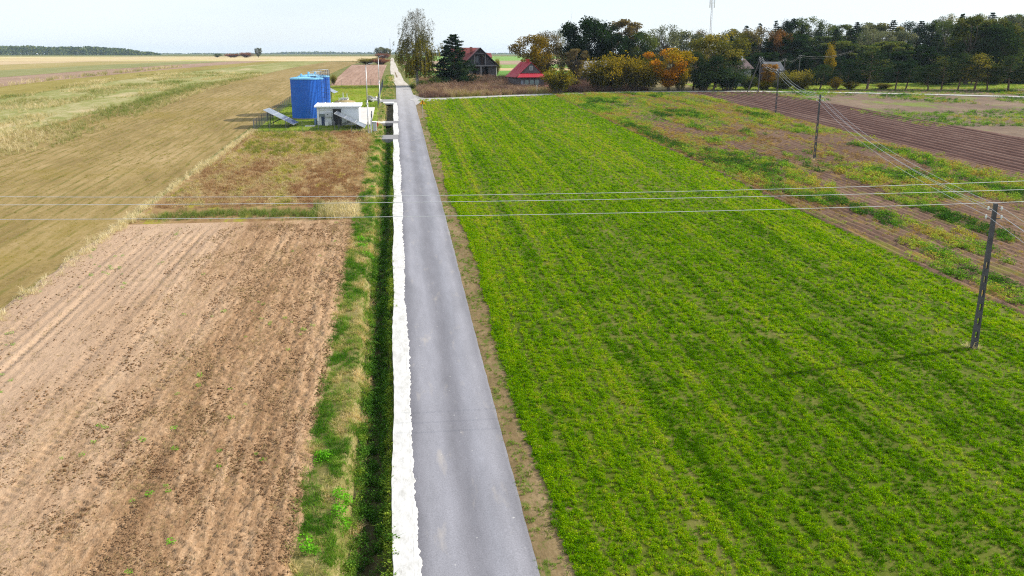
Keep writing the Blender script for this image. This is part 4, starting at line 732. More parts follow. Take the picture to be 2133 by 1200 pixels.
MB().box(x0-.12, x1+.12, -.5, -.003, pz(227.5)+.06, pz(227.5)+.12).build('door_canopy', GREYB, ph)
MB().box(pxx(667), pxx(692), -.16, -.003, pz(229.6), pz(228.6)).box(pxx(678), pxx(679), -.15, -.004, pz(228.6)+.002, pz(227)).build('cable_tray', WHITEP, ph)
MB().box(pxx(666), pxx(676), -.3, -.003, pz(242.6), pz(237)).build('meter_box', plain('green_grey_box', (.16, .2, .2), .5), ph)
cb = MB().box(pxx(678), pxx(691.5), -.38, -.003, pz(243), pz(234)).build('control_cabinet', GREYB, ph); MB().box(pxx(682), pxx(684.5), -.4, -.382, pz(239), pz(237.4)).build('display', BLACK, cb)
for px in (671, 674.5): MB().cyl((pxx(px), -.18, .03), (pxx(px), -.18, pz(243)), .11, .11, 8).build('water_pipe', NAVY, ph)
MB().cyl((pxx(691.5), -.1, .03), (pxx(691.5), -.1, pz(243.2)), .06, .06, 6).build('cable_duct', DARKM, ph)
MB().box(pxx(676.5), pxx(684), -.55, -.2, .0, .55).build('equipment_box', WHITEP, ph)
hr = MB()
for px in (713, 719): hr.cyl((pxx(px), -.75, -.3), (pxx(px), -.75, 1.), .025, .025, 5)
for z in (.55, 1.): hr.cyl((pxx(711.5), -.75, z), (pxx(719), -.75, z), .022, .022, 5)
hr.build('handrail', WHITEP, ph)
tag(MB().box(at(656, 258, 141)[0], at(660, 258, 141)[0], 140.2, 141.8, float(G(141)), float(G(141))+.95).build('electric_cabinet', plain('blue_grey_cabinet', (.12, .2, .32), .5)), 'low blue-grey cabinet against the left wall of the pump house', 'cabinet')
slab('tank_path', at(636, 262, 139)[0], xa-.3, 138, 139.6, .3, CONC, .1)
# solar arrays
def solar_glass():
    s = NT('solar_cells'); c = s.n('TexCoord').outputs['Object']; b = s.n('TexBrick', offset=0.); b.inputs['Scale'].default_value = 1; b.inputs['Brick Width'].default_value = .16; b.inputs['Row Height'].default_value = .16; b.inputs['Mortar Size'].default_value = .006
    b.inputs['Color1'].default_value = (.035, .05, .085, 1); b.inputs['Color2'].default_value = (.045, .06, .1, 1); b.inputs['Mortar'].default_value = (.35, .37, .4, 1); s.l(c, b.inputs['Vector'])
    return s.pr(b.outputs['Color'], .12, 0, .7)
CELL = solar_glass(); ALU = plain('aluminium', (.62, .63, .65), .35, .6)
pgl = MB().box(-.79, .79, -.47, .47, -.015, .012).mesh('solar_panel'); pfr = MB()
for b_ in ((-.825, .825, -.5, -.468), (-.825, .825, .468, .5), (-.825, -.788, -.467, .467), (.788, .825, -.467, .467)): pfr.box(*b_, -.03, .02)
pfr = pfr.mesh('frame')
def solar(label, top, base_y, rows, cols, tilt, az, group='solar arrays beside the pump house'):
    """Panels facing right along the slope; 'top' is the high left front corner."""
    gx, gy, zt = top; g = float(G(gy)); t = thing('solar_array', label, 'solar array', (gx, gy, g), az, group); ct, st_ = math.cos(tilt), math.sin(tilt); zt -= g
    for i in range(rows):
        for j in range(cols):
            d = .825+i*1.67; o = obj('panel', pgl, CELL, t); o.location = (d*ct, .5+j*1.02, zt-d*st_); o.rotation_euler = (0, tilt, 0); f = obj('frame', pfr, ALU, o)
    ln = rows*1.67; wd = cols*1.02
    for y in (.5, wd-.5): MB().hexa([(0, y-.04, zt-.12), (ln*ct, y-.04, zt-.12-ln*st_), (ln*ct, y+.04, zt-.12-ln*st_), (0, y+.04, zt-.12), (0, y-.04, zt-.04), (ln*ct, y-.04, zt-.04-ln*st_), (ln*ct, y+.04, zt-.04-ln*st_), (0, y+.04, zt-.04)]).build('rail', STEEL, t)
    for y in (.5, wd/2, wd-.5):
        for d in (.12, .72): MB().cyl((d*ln*ct, y, -.4+SL*y), (d*ln*ct, y, zt-.1-d*ln*st_), .06, .06, 6).build('post', DARKM, t)
        MB().cyl((.12*ln*ct, y, .5), (.55*ln*ct, y, zt-.12-.55*ln*st_), .035, .035, 5).build('brace', DARKM, t)
    return t
solar('left tilted solar array standing on dark posts by the fence corner', at(547.5, 229, 136.5), 0, 3, 5, R(27), R(-3))
solar('right tilted solar array in front of the pump house door', at(695.5, 236.5, 133.2), 0, 3, 6, R(26), R(-1))
solar('farthest solar array peeking out behind the rear tank', at(646, 169, 171), 0, 3, 6, R(27), R(-3))
# fence round the compound
def fence(label, pts_, h=1.55, gap=2.5, mesh=True):
    x0, y0 = pts_[0]; t = thing('wire_fence', label, 'fence', (x0, y0, float(G(y0))))
    for (xa_, ya_), (xb_, yb_) in zip(pts_[:-1], pts_[1:]):
        ln = math.hypot(xb_-xa_, yb_-ya_); k = max(1, round(ln/gap))
        for i in range(k+1):
            f = i/k; x = xa_+(xb_-xa_)*f; y = ya_+(yb_-ya_)*f; g = float(G(y)); b = (x-x0, y-y0, g-float(G(y0)))
            if i or (xa_, ya_) == (x0, y0): MB().cyl((b[0], b[1], b[2]-.4), (b[0], b[1], b[2]+h+.1), .035, .035, 6).build('post', FENCEC, t)
            if i == k or not mesh: continue
            f2 = (i+1)/k; x2 = xa_+(xb_-xa_)*f2-x0; y2 = ya_+(yb_-ya_)*f2; z2 = float(G(y2))-float(G(y0)); y2 -= y0; mb = MB(); n = int(ln/k/.2)
            for q in range(1, n): u = q/n; x_, y_, z_ = b[0]+(x2-b[0])*u, b[1]+(y2-b[1])*u, b[2]+(z2-b[2])*u; mb.cyl((x_, y_, z_+.05), (x_, y_, z_+h), .006, .006, 3)
            for z in (.08, .55, 1.0, h): mb.cyl((b[0], b[1], b[2]+z), (x2, y2, z2+z), .008, .008, 3)
            mb.build('mesh_panel', FENCEC, t)
    return t
fence('dark wire fence along the front of the tank compound', [(-21.4, 133.6), (-4.35, 129.6)])
fence('wire fence on the left side of the tank compound', [(-21.4, 134), (-20.6, 179), (-19.2, 230.5)], 1.6, 2.4)
fence('thin wire fence at the back of the compound before the pink field', [(-19, 230.8), (-4.0, 231.2)], 1.5, 2.7, False)
fence('wire fence between the compound and the road', [(-3.55, 182), (-3.3, 230.5)], 1.75, 2.4)
# gates, cabinet, hydrant
def gate(label, x, y, y2, h, mat, leafm):
    g = float(G(y)); t = thing('gate', label, 'gate', (x, y, g)); L_ = y2-y; z2 = float(G(y2))-g
    for yy, z in ((0, 0), (L_, z2)): MB().box(-.07, .07, yy-.07, yy+.07, z-.4, z+h+.3).build('gate_post', mat, t)
    fr_ = MB()
    for z in (.1, h): fr_.box(-.03, .03, .08, L_-.08, z-.04, z+.04)
    for q in np.linspace(.1, L_-.1, max(4, int(L_/.16))): fr_.box(-.015, .015, q-.015, q+.015, .1, h)
    fr_.build('gate_leaf', leafm, t); return t
gate('white-framed gate beside the front lamp post', -3.85, 129.2, 131.6, 1.7, WHITEP, FENCEC); gate('grey gate between the concrete yard and the path', -4.0, 138.4, 141.2, 1.75, FENCEC, GREYB)
gate('grey gate at the rear entrance by the rubble', -3.5, 168, 176, 1.7, FENCEC, FENCEC)
cbt = thing('utility_cabinet', 'light grey utility cabinet by the front gate', 'cabinet', (-3.35, 131, float(G(131)))); MB().box(-.28, .28, -.5, .5, .15, 1.45).build('body', GREYB, cbt); MB().box(-.34, .34, -.56, .56, 1.452, 1.52).build('lid', WHITEP, cbt); MB().box(-.22, .22, -.42, .42, -.2, .149).build('base', DARKC, cbt)
hy = gp(786.3, 264); h_ = thing('hydrant', 'small red hydrant in the grass beside the ditch', 'hydrant', hy); RED = plain('red_paint', (.42, .05, .03), .5)
MB().cyl((0, 0, -.1), (0, 0, .55), .11, .1, 10).build('barrel', RED, h_); MB().cyl((0, 0, .551), (0, 0, .7), .14, .05, 10).build('cap', RED, h_); MB().cyl((-.22, 0, .42), (.22, 0, .42), .05, .05, 8).build('outlet', RED, h_)
# lamp posts
def lamp(label, bx, by, px, py, arm):
    g = float(G(by)); zt = at(px, py, by)[2]-g; t = thing('lamp_post', label, 'lamp post', (bx, by, g), 0, 'lamp posts of the compound')
    MB().cyl((0, 0, -.3), (0, 0, zt*.5), .11, .085, 10).cyl((0, 0, zt*.5), (0, 0, zt), .085, .055, 10).build('pole', plain('lamp_grey', (.62, .63, .64), .5, .2), t, True); MB().box(-.2, .2, -.2, .2, -.3, .08).build('base', CONC, t)
    ar = MB().tube([(0, 0, zt), (arm*.35, 0, zt+.18), (arm, 0, zt+.3)], .035, 6).build('arm', plain('lamp_grey', (.6,)*3), t); MB().hexa([(arm-.1*np.sign(arm), -.16, zt+.26), (arm+.6*np.sign(arm), -.12, zt+.34), (arm+.6*np.sign(arm), .12, zt+.34), (arm-.1*np.sign(arm), .16, zt+.26), (arm-.1*np.sign(arm), -.16, zt+.36), (arm+.6*np.sign(arm), -.12, zt+.4), (arm+.6*np.sign(arm), .12, zt+.4), (arm-.1*np.sign(arm), .16, zt+.36)]).build('lamp_head', GREYB, ar)
    MB().box(-.14, .14, -.3, -.11, zt*.43, zt*.43+.3).build('camera_box', WHITEP, t); return t
q = gp(768, 278); lamp('front grey lamp post at the fence corner, nearest the camera', q[0], q[1], 760.5, 137, .5)
q = gp(791.5, 214); lamp('rear grey lamp post beside the rubble heap', q[0], q[1], 785.5, 120, .5)
# well with white rails on a low mound
wx, wy, wz = gp(716, 219); wl = thing('well_shaft', 'low concrete well with white rails and steps behind the pump house', 'well', (wx, wy+4, float(G(wy+4))))
mnd = MB(); n = 24; V = [(r_*math.cos(a_), r_*math.sin(a_)*1.3, z_) for r_, z_ in ((2.6, -.15), (1.9, .45), (1.1, .62)) for a_ in np.linspace(0, 6.283, n, False)]
mnd.add(V, [(k*n+i, k*n+(i+1) % n, (k+1)*n+(i+1) % n, (k+1)*n+i) for k in range(2) for i in range(n)]+[tuple(range(2*n, 3*n))]); mnd.build('mound', soil('mound_soil', (.2, .16, .07), (.3, .24, .12), (.4, .32, .18)), wl, True)
MB().cyl((0, 0, .3), (0, 0, .95), .8, .8, 20).build('shaft', CONC, wl); MB().cyl((0, 0, .951), (0, 0, 1.05), .9, .9, 20).build('cover', GREYB, wl)
stp = MB()
for i in range(5): stp.box(-1.05, -.35, -1.5+i*.14, -1.3+i*.14, .1+i*.22, .16+i*.22)
for x in (-1.1, -.3): stp.hexa([(x, -1.55, 0), (x+.06, -1.55, 0), (x+.06, -.75, 1.05), (x, -.75, 1.05), (x, -1.55, .15), (x+.06, -1.55, .15), (x+.06, -.75, 1.2), (x, -.75, 1.2)])
stp.build('steps', WHITEP, wl); MB().box(-.3, -.14, -.8, -.64, 0, 2.1).build('rail_post', WHITEP, wl); MB().box(.45, .55, .3, .4, .3, 1.9).build('rail_post', WHITEP, wl)
# rubble
rr_ = rt(5)
for i in range(9):
    x, y, z = gp(766+i*3+rr_.uniform(-1, 1), 210+rr_.uniform(-2.5, 2.5)); s = rr_.uniform(.35, .75); mb = MB(); mb.box(-s, s, -s*.8, s*.8, -.12, .12); mb.v = [(a+rr_.normal(0, .07), b+rr_.normal(0, .07), c+rr_.normal(0, .03)) for a, b, c in mb.v]
    o = mb.build('concrete_slab', CONC); o.location = (x, y, z+.25); o.rotation_euler = (rr_.normal(0, .5), rr_.normal(0, .5), rr_.uniform(0, 3)); tag(o, 'broken concrete slab in the rubble heap by the rear lamp post', 'slab', 'broken slabs in the rubble heap')
# culvert pipe mouth in the ditch
tag(MB().cyl((-1.42, 126.9, float(G(126))-.25), (-1.42, 126.2, float(G(126))-.25), .34, .34, 16).build('culvert_pipe', BLACK), 'dark culvert pipe mouth under the driveway crossing', 'pipe')  # closed cylinder; its black colour stands for the shade inside the pipe
# warning sign
q = gp(881, 247); sg = thing('road_sign', 'yellow triangular warning sign on a thin post at the junction', 'sign', (q[0], q[1], q[2])); zt = at(879.5, 208.5, q[1])[2]-q[2]; tw = (at(887, 216, q[1])[0]-at(872, 216, q[1])[0])/2; zb = at(879.5, 217.3, q[1])[2]-q[2]
MB().cyl((0, 0, -.3), (0, 0, zt-.1), .035, .035, 8).build('post', STEEL, sg)
def tri(s, y0, y1, dz=0): c = (zt+2*zb)/3; return MB().prism([(-tw*s, c+(zb-c)*s), (tw*s, c+(zb-c)*s), (0, c+(zt-c)*s)], y0, y1, 'y')
tri(1, -.07, -.04).build('sign_border', plain('red_sign', (.72, .1, .02), .5, var=.02), sg); fc = tri(.84, -.08, -.072).build('sign_face', plain('yellow_sign', (.95, .5, .01), .5, var=.02), sg)
c_ = zb+(zt-zb)*.12; u_ = (zt-zb)
MB().box(-.09*tw, .09*tw, -.09, -.082, c_, c_+u_*.58).box(.091*tw, .38*tw, -.09, -.082, c_+u_*.18, c_+u_*.26).prism([(-.2*tw, c_+u_*.42), (.2*tw, c_+u_*.42), (0, c_+u_*.66)], -.096, -.091, 'y').build('symbol', BLACK, fc)
q = gp(1118.5, 195); tag(MB().cyl((q[0], q[1], q[2]-.3), (q[0], q[1], at(1118.5, 177, q[1])[2]), .055, .055, 8).cyl((q[0], q[1], at(1118.5, 177, q[1])[2]), (q[0], q[1], at(1118.5, 177, q[1])[2]+.05), .07, .05, 8).build('marker_post', WHITEP), 'thin white post at the roadside before the cottage', 'post')

# ------------------------------------------------------------ houses
def brick(name, a, b, sx, sy, mortar):
    s = NT(name); c = s.n('TexCoord').outputs['Object']; mp = s.n('Mapping'); mp.inputs['Rotation'].default_value = (R(90), 0, 0); s.l(c, mp.inputs[0]); q = s.n('TexBrick'); q.inputs['Scale'].default_value = 1; q.inputs['Brick Width'].default_value = sx; q.inputs['Row Height'].default_value = sy; q.inputs['Mortar Size'].default_value = .02
    for k, v in (('Color1', a), ('Color2', b), ('Mortar', mortar)): q.inputs[k].default_value = (*v, 1)
    s.l(mp.outputs[0], q.inputs['Vector']); n_ = s.ramp(s.noise((1.5,)*3, 5), [(.3, (.75,)*3), (.7, (1.2,)*3)]); return s.pr(s.mix(1., q.outputs['Color'], n_, 'MULTIPLY'), .9, 0, .2)
BLOCK = brick('grey_block_wall', (.085, .083, .095), (.11, .107, .12), .5, .25, (.05, .05, .06)); CONC2 = plain('raw_concrete', (.2, .195, .21), .9, var=.2)
def tiles(name, col, step, axis):
    s = NT(name); x = s.sepx()[axis]; f = s.math('FRACT', s.math('MULTIPLY', x, 1/step)); k = s.ramp(f, [(0, (.5,)*3), (.18, (1,)*3), (1, (.85,)*3)]); n_ = s.ramp(s.noise((1, 1, 1), 4), [(.3, (.8,)*3), (.7, (1.2,)*3)])
    return s.pr(s.mix(1., s.mix(1., col, k, 'MULTIPLY'), n_, 'MULTIPLY'), .6, 0, .3)
TILE = tiles('red_clay_tiles', (.21, .05, .048), .35, 2)
def roof_pair(mb, x0, x1, xm, ze, zr, y0, y1, th=.18):       # two slopes, ridge along y
    for a in (x0, x1): mb.hexa([(a, y0, ze), (xm, y0, zr), (xm, y1, zr), (a, y1, ze), (a, y0, ze+th), (xm, y0, zr+th), (xm, y1, zr+th), (a, y1, ze+th)])
    return mb
Yh = 268.; m_ = at(1000, 130, Yh); gH = float(G(Yh)); hs = thing('unfinished_house', 'unfinished grey block house with red tiled roof and open balcony', 'house', (m_[0], Yh, gH)); zH = lambda py: at(1000, py, Yh)[2]-gH; xH = lambda px: at(px, 130, Yh)[0]-m_[0]
zf = zH(138); zr = zH(100.5); hw = xH(1033.5); E_ = .9
# lower storey front: pieces round the openings, set back porch
wl_ = MB(); wl_.box(-hw, xH(984), 0, .3, -.5, zf).box(xH(1017), hw, 0, .3, -.5, zf).box(xH(993), xH(1007), 1.6, 1.9, -.5, zf).box(-hw, -hw+.3, .301, 9, -.5, zf).box(hw-.3, hw, .301, 9, -.5, zf).box(-hw+.3, hw-.3, 8.7, 9, -.5, zf)
wl_.box(xH(990)-.6, xH(993), 1.601, 1.9, 2.3, zf).box(xH(1007), xH(1012), 1.601, 1.9, 2.3, zf)
wl_.build('wall', BLOCK, hs)
MB().box(-hw-.1, hw+.1, -.9, 8.6, zf+.002, zf+.3).build('floor_slab', CONC2, hs); MB().box(-hw, hw, .31, 8.6, -.5, .15).build('ground_slab', CONC2, hs)
zb_ = zH(113); xg = lambda z: hw*(zr-.1-z)/(zr-.1-zf-.3)
up = MB(); L1, R1 = xH(989), xH(1011)
up.prism([(-hw+.2, zf+.302), (L1, zf+.302), (L1, zb_), (-xg(zb_)+.1, zb_)], 0, .3, 'y').prism([(R1, zf+.302), (hw-.2, zf+.302), (xg(zb_)-.1, zb_), (R1, zb_)], 0, .3, 'y').prism([(-xg(zb_+.25)+.1, zb_+.25), (xg(zb_+.25)-.1, zb_+.25), (0, zr-.25)], 0, .3, 'y')
up.box(L1, xH(992), 1.5, 1.75, zf+.302, zb_).box(xH(998), xH(1002), 1.5, 1.75, zf+.302, zb_).box(xH(1009), R1, 1.5, 1.75, zf+.302, zb_).box(xH(992), xH(998), 1.5, 1.75, zf+.302, zf+1.).box(xH(992), xH(998), 1.5, 1.75, zb_-.5, zb_).box(xH(1002), xH(1009), 1.5, 1.75, zb_-.4, zb_)
up.box(L1-.3, L1-.002, .31, 1.5, zf+.302, zb_).box(R1+.002, R1+.3, .31, 1.5, zf+.302, zb_); up.build('gable_wall', BLOCK, hs)
MB().box(-xg(zb_)+.2, xg(zb_)-.2, -.25, .31, zb_+.002, zb_+.245).build('balcony_beam', CONC2, hs)
for x in (L1, R1): MB().box(x-.16, x+.16, -.28, -.02, zf+.302, zb_).build('balcony_post', CONC2, hs)
for px in (1001.5,): MB().box(xH(px)-.2, xH(px)+.2, -.85, -.45, -.5, zf).build('porch_post', CONC2, hs)
MB().box(-hw+.31, hw-.31, 3.5, 3.7, .151, zr-2.4 if False else zf).box(-hw*.55, hw*.55, 3.5, 3.7, zf+.302, zr-2.6).build('inner_wall', BLACK, hs)  # black colour stands in for the darkness of the unlit rooms
wd_ = MB().box(xH(992)+.04, xH(998)-.04, 1.58, 1.64, zf+1.02, zb_-.52).build('window', plain('dull_glass', (.1, .12, .16), .15, 0, .6), hs); MB().box(xH(1002)+.05, xH(1009)-.05, 1.6, 1.66, zf+.31, zb_-.42).build('balcony_door', plain('brown_door', (.06, .035, .03), .6), hs)
MB().box(xH(1009), xH(1013.5), 1.66, 1.72, -.1, 2.29).build('front_door', plain('brown_door', (.06, .035, .03)), hs); MB().box(xH(1024)-.9, xH(1024)+.9, -.05, -.004, 1.1, 1.25).build('sill', CONC2, hs)
wr = MB(); roof_pair(wr, -hw-E_, hw+E_, 0, zf-.15, zr, -1.0, 9); wing = wr.build('roof', TILE, hs)
for s in (-1, 1): MB().hexa([(s*(hw+E_), -1.06, zf-.3), (0, -1.06, zr-.12), (0, -1.003, zr-.12), (s*(hw+E_), -1.003, zf-.3), (s*(hw+E_), -1.06, zf+.06), (0, -1.06, zr+.24), (0, -1.003, zr+.24), (s*(hw+E_), -1.003, zf+.06)]).build('bargeboard', plain('dark_board', (.035, .03, .035), .7), wing)
mr = MB(); y0, y1, ym = 4.5, 15.5, 10.; zr2 = zr+.05; xm0, xm1 = xH(944), xH(1009)
for a in (y0-.8, y1+.8): mr.hexa([(xm0, a, zf), (xm1, a, zf), (xm1, ym, zr2), (xm0, ym, zr2), (xm0, a, zf+.18), (xm1, a, zf+.18), (xm1, ym, zr2+.18), (xm0, ym, zr2+.18)])
mr.build('roof', TILE, hs); MB().box(xm0+.4, xm1-.4, y0, y1, -.5, zf-.2).prism([(y0, zf-.2), (y1, zf-.2), (ym, zr2-.2)], xm1-.6, xm1-.4, 'x').build('rear_wall', BLOCK, hs)
MB().box(xH(986)-.4, xH(986)+.4, 7.4, 8.2, zr-1.2, zH(97.5)).build('chimney', plain('chimney_brick', (.3, .1, .07), .8), hs)
dm_ = MB().hexa([(xH(1013), 6, zH(121)), (xH(1030), 6, zH(121)), (xH(1030), 9.5, zH(111.5)), (xH(1013), 9.5, zH(111.5)), (xH(1013), 6, zH(121)+.15), (xH(1030), 6, zH(121)+.15), (xH(1030), 9.5, zH(111.5)+.15), (xH(1013), 9.5, zH(111.5)+.15)]).box(xH(1013)+.2, xH(1030)-.2, 8.5, 9.4, zf-1, zH(112.6)).build('side_roof', TILE, hs)
MB().cyl((hw+.05, -.05, .2), (hw+.05, -.05, zf-.2), .06, .06, 6).build('downpipe', WHITEP, hs)
# cottage
Yc = 214.; m_ = at(1107, 160, Yc); gC = float(G(Yc)); ct = thing('wooden_cottage', 'small weathered wooden cottage with bright red metal roof', 'cottage', (m_[0], Yc, gC), R(11)); zC = lambda py: at(1107, py, Yc)[2]-gC
BOARD = tiles('weathered_boards', (.12, .105, .11), .22, 0); REDR = plain('red_metal_roof', (.36, .014, .032), .55, var=.12, sc_=1.2); hwc = 3.35; ze = zC(160.5); zp = zC(153); zrr = zC(130.5); dC = 8.
MB().box(-hwc, hwc, 0, dC, -.3, ze).build('wall', BOARD, ct)
gb = MB().prism([(-(hwc+.6)*(zrr-zp+.1)/(zrr-ze), zp-.1), ((hwc+.6)*(zrr-zp+.1)/(zrr-ze), zp-.1), (0, zrr-.05)], .35, .55, 'y').build('gable', BOARD, ct)
rc = MB(); roof_pair(rc, -hwc-.65, hwc+.65, 0, ze-.1, zrr, .1, dC+.5, .1); rc = rc.build('roof', REDR, ct)
MB().hexa([(-hwc-.65, -.75, ze-.12), (hwc+.65, -.75, ze-.12), (hwc*.8, .34, zp), (-hwc*.8, .34, zp), (-hwc-.65, -.75, ze-.02), (hwc+.65, -.75, ze-.02), (hwc*.8, .34, zp+.1), (-hwc*.8, .34, zp+.1)]).build('pent_roof', REDR, rc)
MB().box(-.36, .36, 2.6, 3.3, zrr-.6, zC(124.5)).build('chimney', plain('red_chimney', (.38, .05, .04), .7), rc); MB().box(-.44, .44, 2.52, 3.38, zC(124.5)+.002, zC(124.5)+.12).build('chimney_cap', RED, rc)
for y in np.arange(.8, dC, .9): MB().hexa([(-hwc-.6, y, ze), (-.05, y, zrr+.09), (-.05, y+.05, zrr+.09), (-hwc-.6, y+.05, ze), (-hwc-.6, y, ze+.06), (-.05, y, zrr+.15), (-.05, y+.05, zrr+.15), (-hwc-.6, y+.05, ze+.06)]).build('roof_seam', REDR, rc)
gwn = MB().box(-.36, .36, .3, .345, zp+.75, zp+1.75).build('attic_window', WHITEP, gb); MB().box(-.27, -.04, .28, .298, zp+.82, zp+1.68).box(.04, .27, .28, .298, zp+.82, zp+1.68).build('pane', plain('window_glass', (.06, .09, .1), .1, 0, .6), gwn)
for x in (-1.25, .1, 1.4):
    wn = MB().box(x-.52, x+.52, -.06, -.003, .9, 2.25).build('window', plain('blue_grey_frame', (.22, .24, .26), .7), ct); MB().box(x-.43, x-.04, -.08, -.062, .98, 2.17).box(x+.04, x+.43, -.08, -.062, .98, 2.17).build('pane', plain('curtained_glass', (.2, .28, .27), .15, 0, .6), wn)
MB().box(-2.75, -2.1, -.06, -.003, 0, 2.1).build('door', plain('blue_grey_door', (.24, .28, .34), .7), ct)
q = gp(1142, 190); tag(MB().cyl((q[0], q[1]+1, q[2]-.1), (q[0], q[1]+1, q[2]+1.), 1.2, 1.05, 9).cyl((q[0]-.4, q[1]+.8, q[2]+1.002), (q[0]-.4, q[1]+.8, q[2]+1.4), .7, .4, 7).build('brick_stack', brick('old_brick', (.2, .06, .045), (.26, .09, .06), .3, .1, (.12, .08, .07))), 'heap of dark red bricks between cottage and bush', 'bricks')
def shed(name, label, px, Y, wpx, ye, yr, dep, rz, wallm, roofm, cat, base=195, chim=None):
    x, _, z = at(px, ye, Y); g = float(gz(x, Y)); t = thing(name, label, cat, (x, Y, g), rz); hw_ = wpx*Y*1.02/F/2; ze_ = z-g; zr_ = at(px, yr, Y)[2]-g
    MB().box(-hw_, hw_, 0, dep, -.4, ze_).build('wall', wallm, t); MB().prism([(0, ze_+.002), (dep, ze_+.002), (dep/2, zr_-.1)], -hw_, -hw_+.2, 'x').prism([(0, ze_+.002), (dep, ze_+.002), (dep/2, zr_-.1)], hw_-.2, hw_, 'x').build('gable', wallm, t)
    mb = MB()
    for a, s in ((-.5, 1), (dep+.5, 1)): mb.hexa([(-hw_-.5, a, ze_-.1), (hw_+.5, a, ze_-.1), (hw_+.5, dep/2, zr_), (-hw_-.5, dep/2, zr_), (-hw_-.5, a, ze_+.03), (hw_+.5, a, ze_+.03), (hw_+.5, dep/2, zr_+.13), (-hw_-.5, dep/2, zr_+.13)])
    r = mb.build('roof', roofm, t); MB().box(-hw_*.5, -hw_*.1, -.05, -.003, .1, min(2.1, ze_-.1)).build('door', plain('dark_board', (.035,)*3), t); w_ = MB().box(hw_*.2, hw_*.55, -.05, -.003, .9, min(1.9, ze_-.2)).build('window', plain('dull_glass', (.1, .12, .16)), t)
    if chim: MB().box(hw_*.5, hw_*.5+.5, dep/2-.6, dep/2-.1, zr_-.5, at(px, chim, Y)[2]-g).build('chimney', WHITEP, r)
    return t
shed('barn', 'grey-roofed old barn mostly hidden behind the tall hedge', 1240, 232, 46, 152, 128, 9, R(-4), plain('dark_timber', (.07, .06, .055), .9), plain('grey_slate', (.26, .26, .27), .8), 'barn')
shed('farmhouse', 'brown-roofed house with white wall hidden among the pines', 1552, 219, 30, 143, 124, 8, R(10), plain('white_render', (.3, .31, .32), .8), plain('brown_roof', (.09, .055, .06), .7), 'house', chim=117)
shed('shed', 'low shed with light grey roof behind the small orange tree', 1616, 217, 30, 147, 130, 8, R(-6), plain('mauve_boards', (.12, .09, .1), .9), plain('pale_grey_roof', (.07, .075, .09), .7), 'shed')

# ------------------------------------------------------------ power lines
POLE = plain('dark_concrete_pole', (.085, .08, .085), .9, var=.25); PORC = plain('porcelain', (.75, .75, .73), .3, var=.03); WIRE = plain('aluminium_wire', (.62, .63, .64), .45, .3, .5)
def pole(label, px, py, yt, h=None, slots=True, lean=None, arms=2, ang=0.):
    x, y, z = gp(px, py); g = float(gz(x, y)); hh = h or at(px, yt, y)[2]-g; t = thing('utility_pole', label, 'utility pole', (x, y, g), ang, 'concrete utility poles')
    mb = MB(); wb, wt, db, dt = .15, .085, .11, .085
    if slots:                                      # two tapering legs joined by rungs: slots show the field behind
        n = 11; w_ = lambda u: wb+(wt-wb)*u; d_ = lambda u: db+(dt-db)*u; zs = np.linspace(-.5, hh, n*2+1)
        for i in range(n*2):
            z0, z1 = zs[i], zs[i+1]; u0, u1 = max(0, z0/hh), z1/hh
            if i % 2 == 0 or i > n*2-8 or i < 3: mb.hexa([(-w_(u0), -d_(u0), z0), (w_(u0), -d_(u0), z0), (w_(u0), d_(u0), z0), (-w_(u0), d_(u0), z0), (-w_(u1), -d_(u1), z1), (w_(u1), -d_(u1), z1), (w_(u1), d_(u1), z1), (-w_(u1), d_(u1), z1)])
            else:
                for s in (-1, 1): a0, a1 = w_(u0)*s, w_(u1)*s; b0, b1 = a0*.45, a1*.45; mb.hexa([(min(a0, b0), -d_(u0), z0), (max(a0, b0), -d_(u0), z0), (max(a0, b0), d_(u0), z0), (min(a0, b0), d_(u0), z0), (min(a1, b1), -d_(u1), z1), (max(a1, b1), -d_(u1), z1), (max(a1, b1), d_(u1), z1), (min(a1, b1), d_(u1), z1)])
    else: mb.cyl((0, 0, -.4), (0, 0, hh), .14, .09, 8)
    mb.build('shaft', POLE, t)
    if lean: MB().cyl((lean, .3, -.3), (0, 0, hh*.97), .12, .09, 8).build('strut', POLE, t)
    A = []
    for i in range(arms):
        zz = hh-.32-i*.42
        for s in (-1, 1):
            p = (s*(.3+.05*(i % 2)), 0, zz+.14); b = MB().cyl((s*.08, 0, zz), (p[0], 0, zz), .018, .018, 5).build('bracket', DARKM, t); MB().cyl((p[0], 0, zz-.02), (p[0], 0, zz+.06), .035, .055, 8).cyl((p[0], 0, zz+.06), (p[0], 0, zz+.17), .055, .035, 8).build('insulator', PORC, b)
            c, sn = math.cos(ang), math.sin(ang); A.append((x+p[0]*c, y+p[0]*sn, g+p[2]))
    return A
p1 = pole('nearest dark concrete pole with slots standing in the green crop', 2028, 727, 425, ang=R(-18)); p2 = pole('second concrete pole with slots in the weedy potato field', 1696, 333, 197, ang=R(-18)); p3 = pole('third concrete pole at the edge of the dark ridged field', 1615, 238, 143, ang=R(-18)); p4 = pole('braced pole with leaning strut at the side road', 1579, 194, 117, slots=False, lean=-2.6, ang=R(-25))
p5 = pole('pole behind the shed right of the braced pole', 1630, 184, 121, slots=False, ang=R(10)); p6 = pole('farthest pole before the dark spruces', 1661, 182, 114, slots=False, ang=R(10))
tag(scatter('pole_grass', 'dry grass tufts at the foot of the utility poles', [(clumps([gp(2024, 727)[:2], gp(1694, 334)[:2]], 10, .22), .6)], sp_, cst(.8), .0), cat='grass')
p0 = [(a-20.5, b-61, 9.2+i % 2*.0-(i//2)*.42) for i, (a, b, c) in enumerate(p1)]
def sagline(a, b, sag, n=14): a = np.array(a); b = np.array(b); return [tuple(a+(b-a)*t-np.array([0, 0, 4*sag*t*(1-t)])) for t in np.linspace(0, 1, n)]
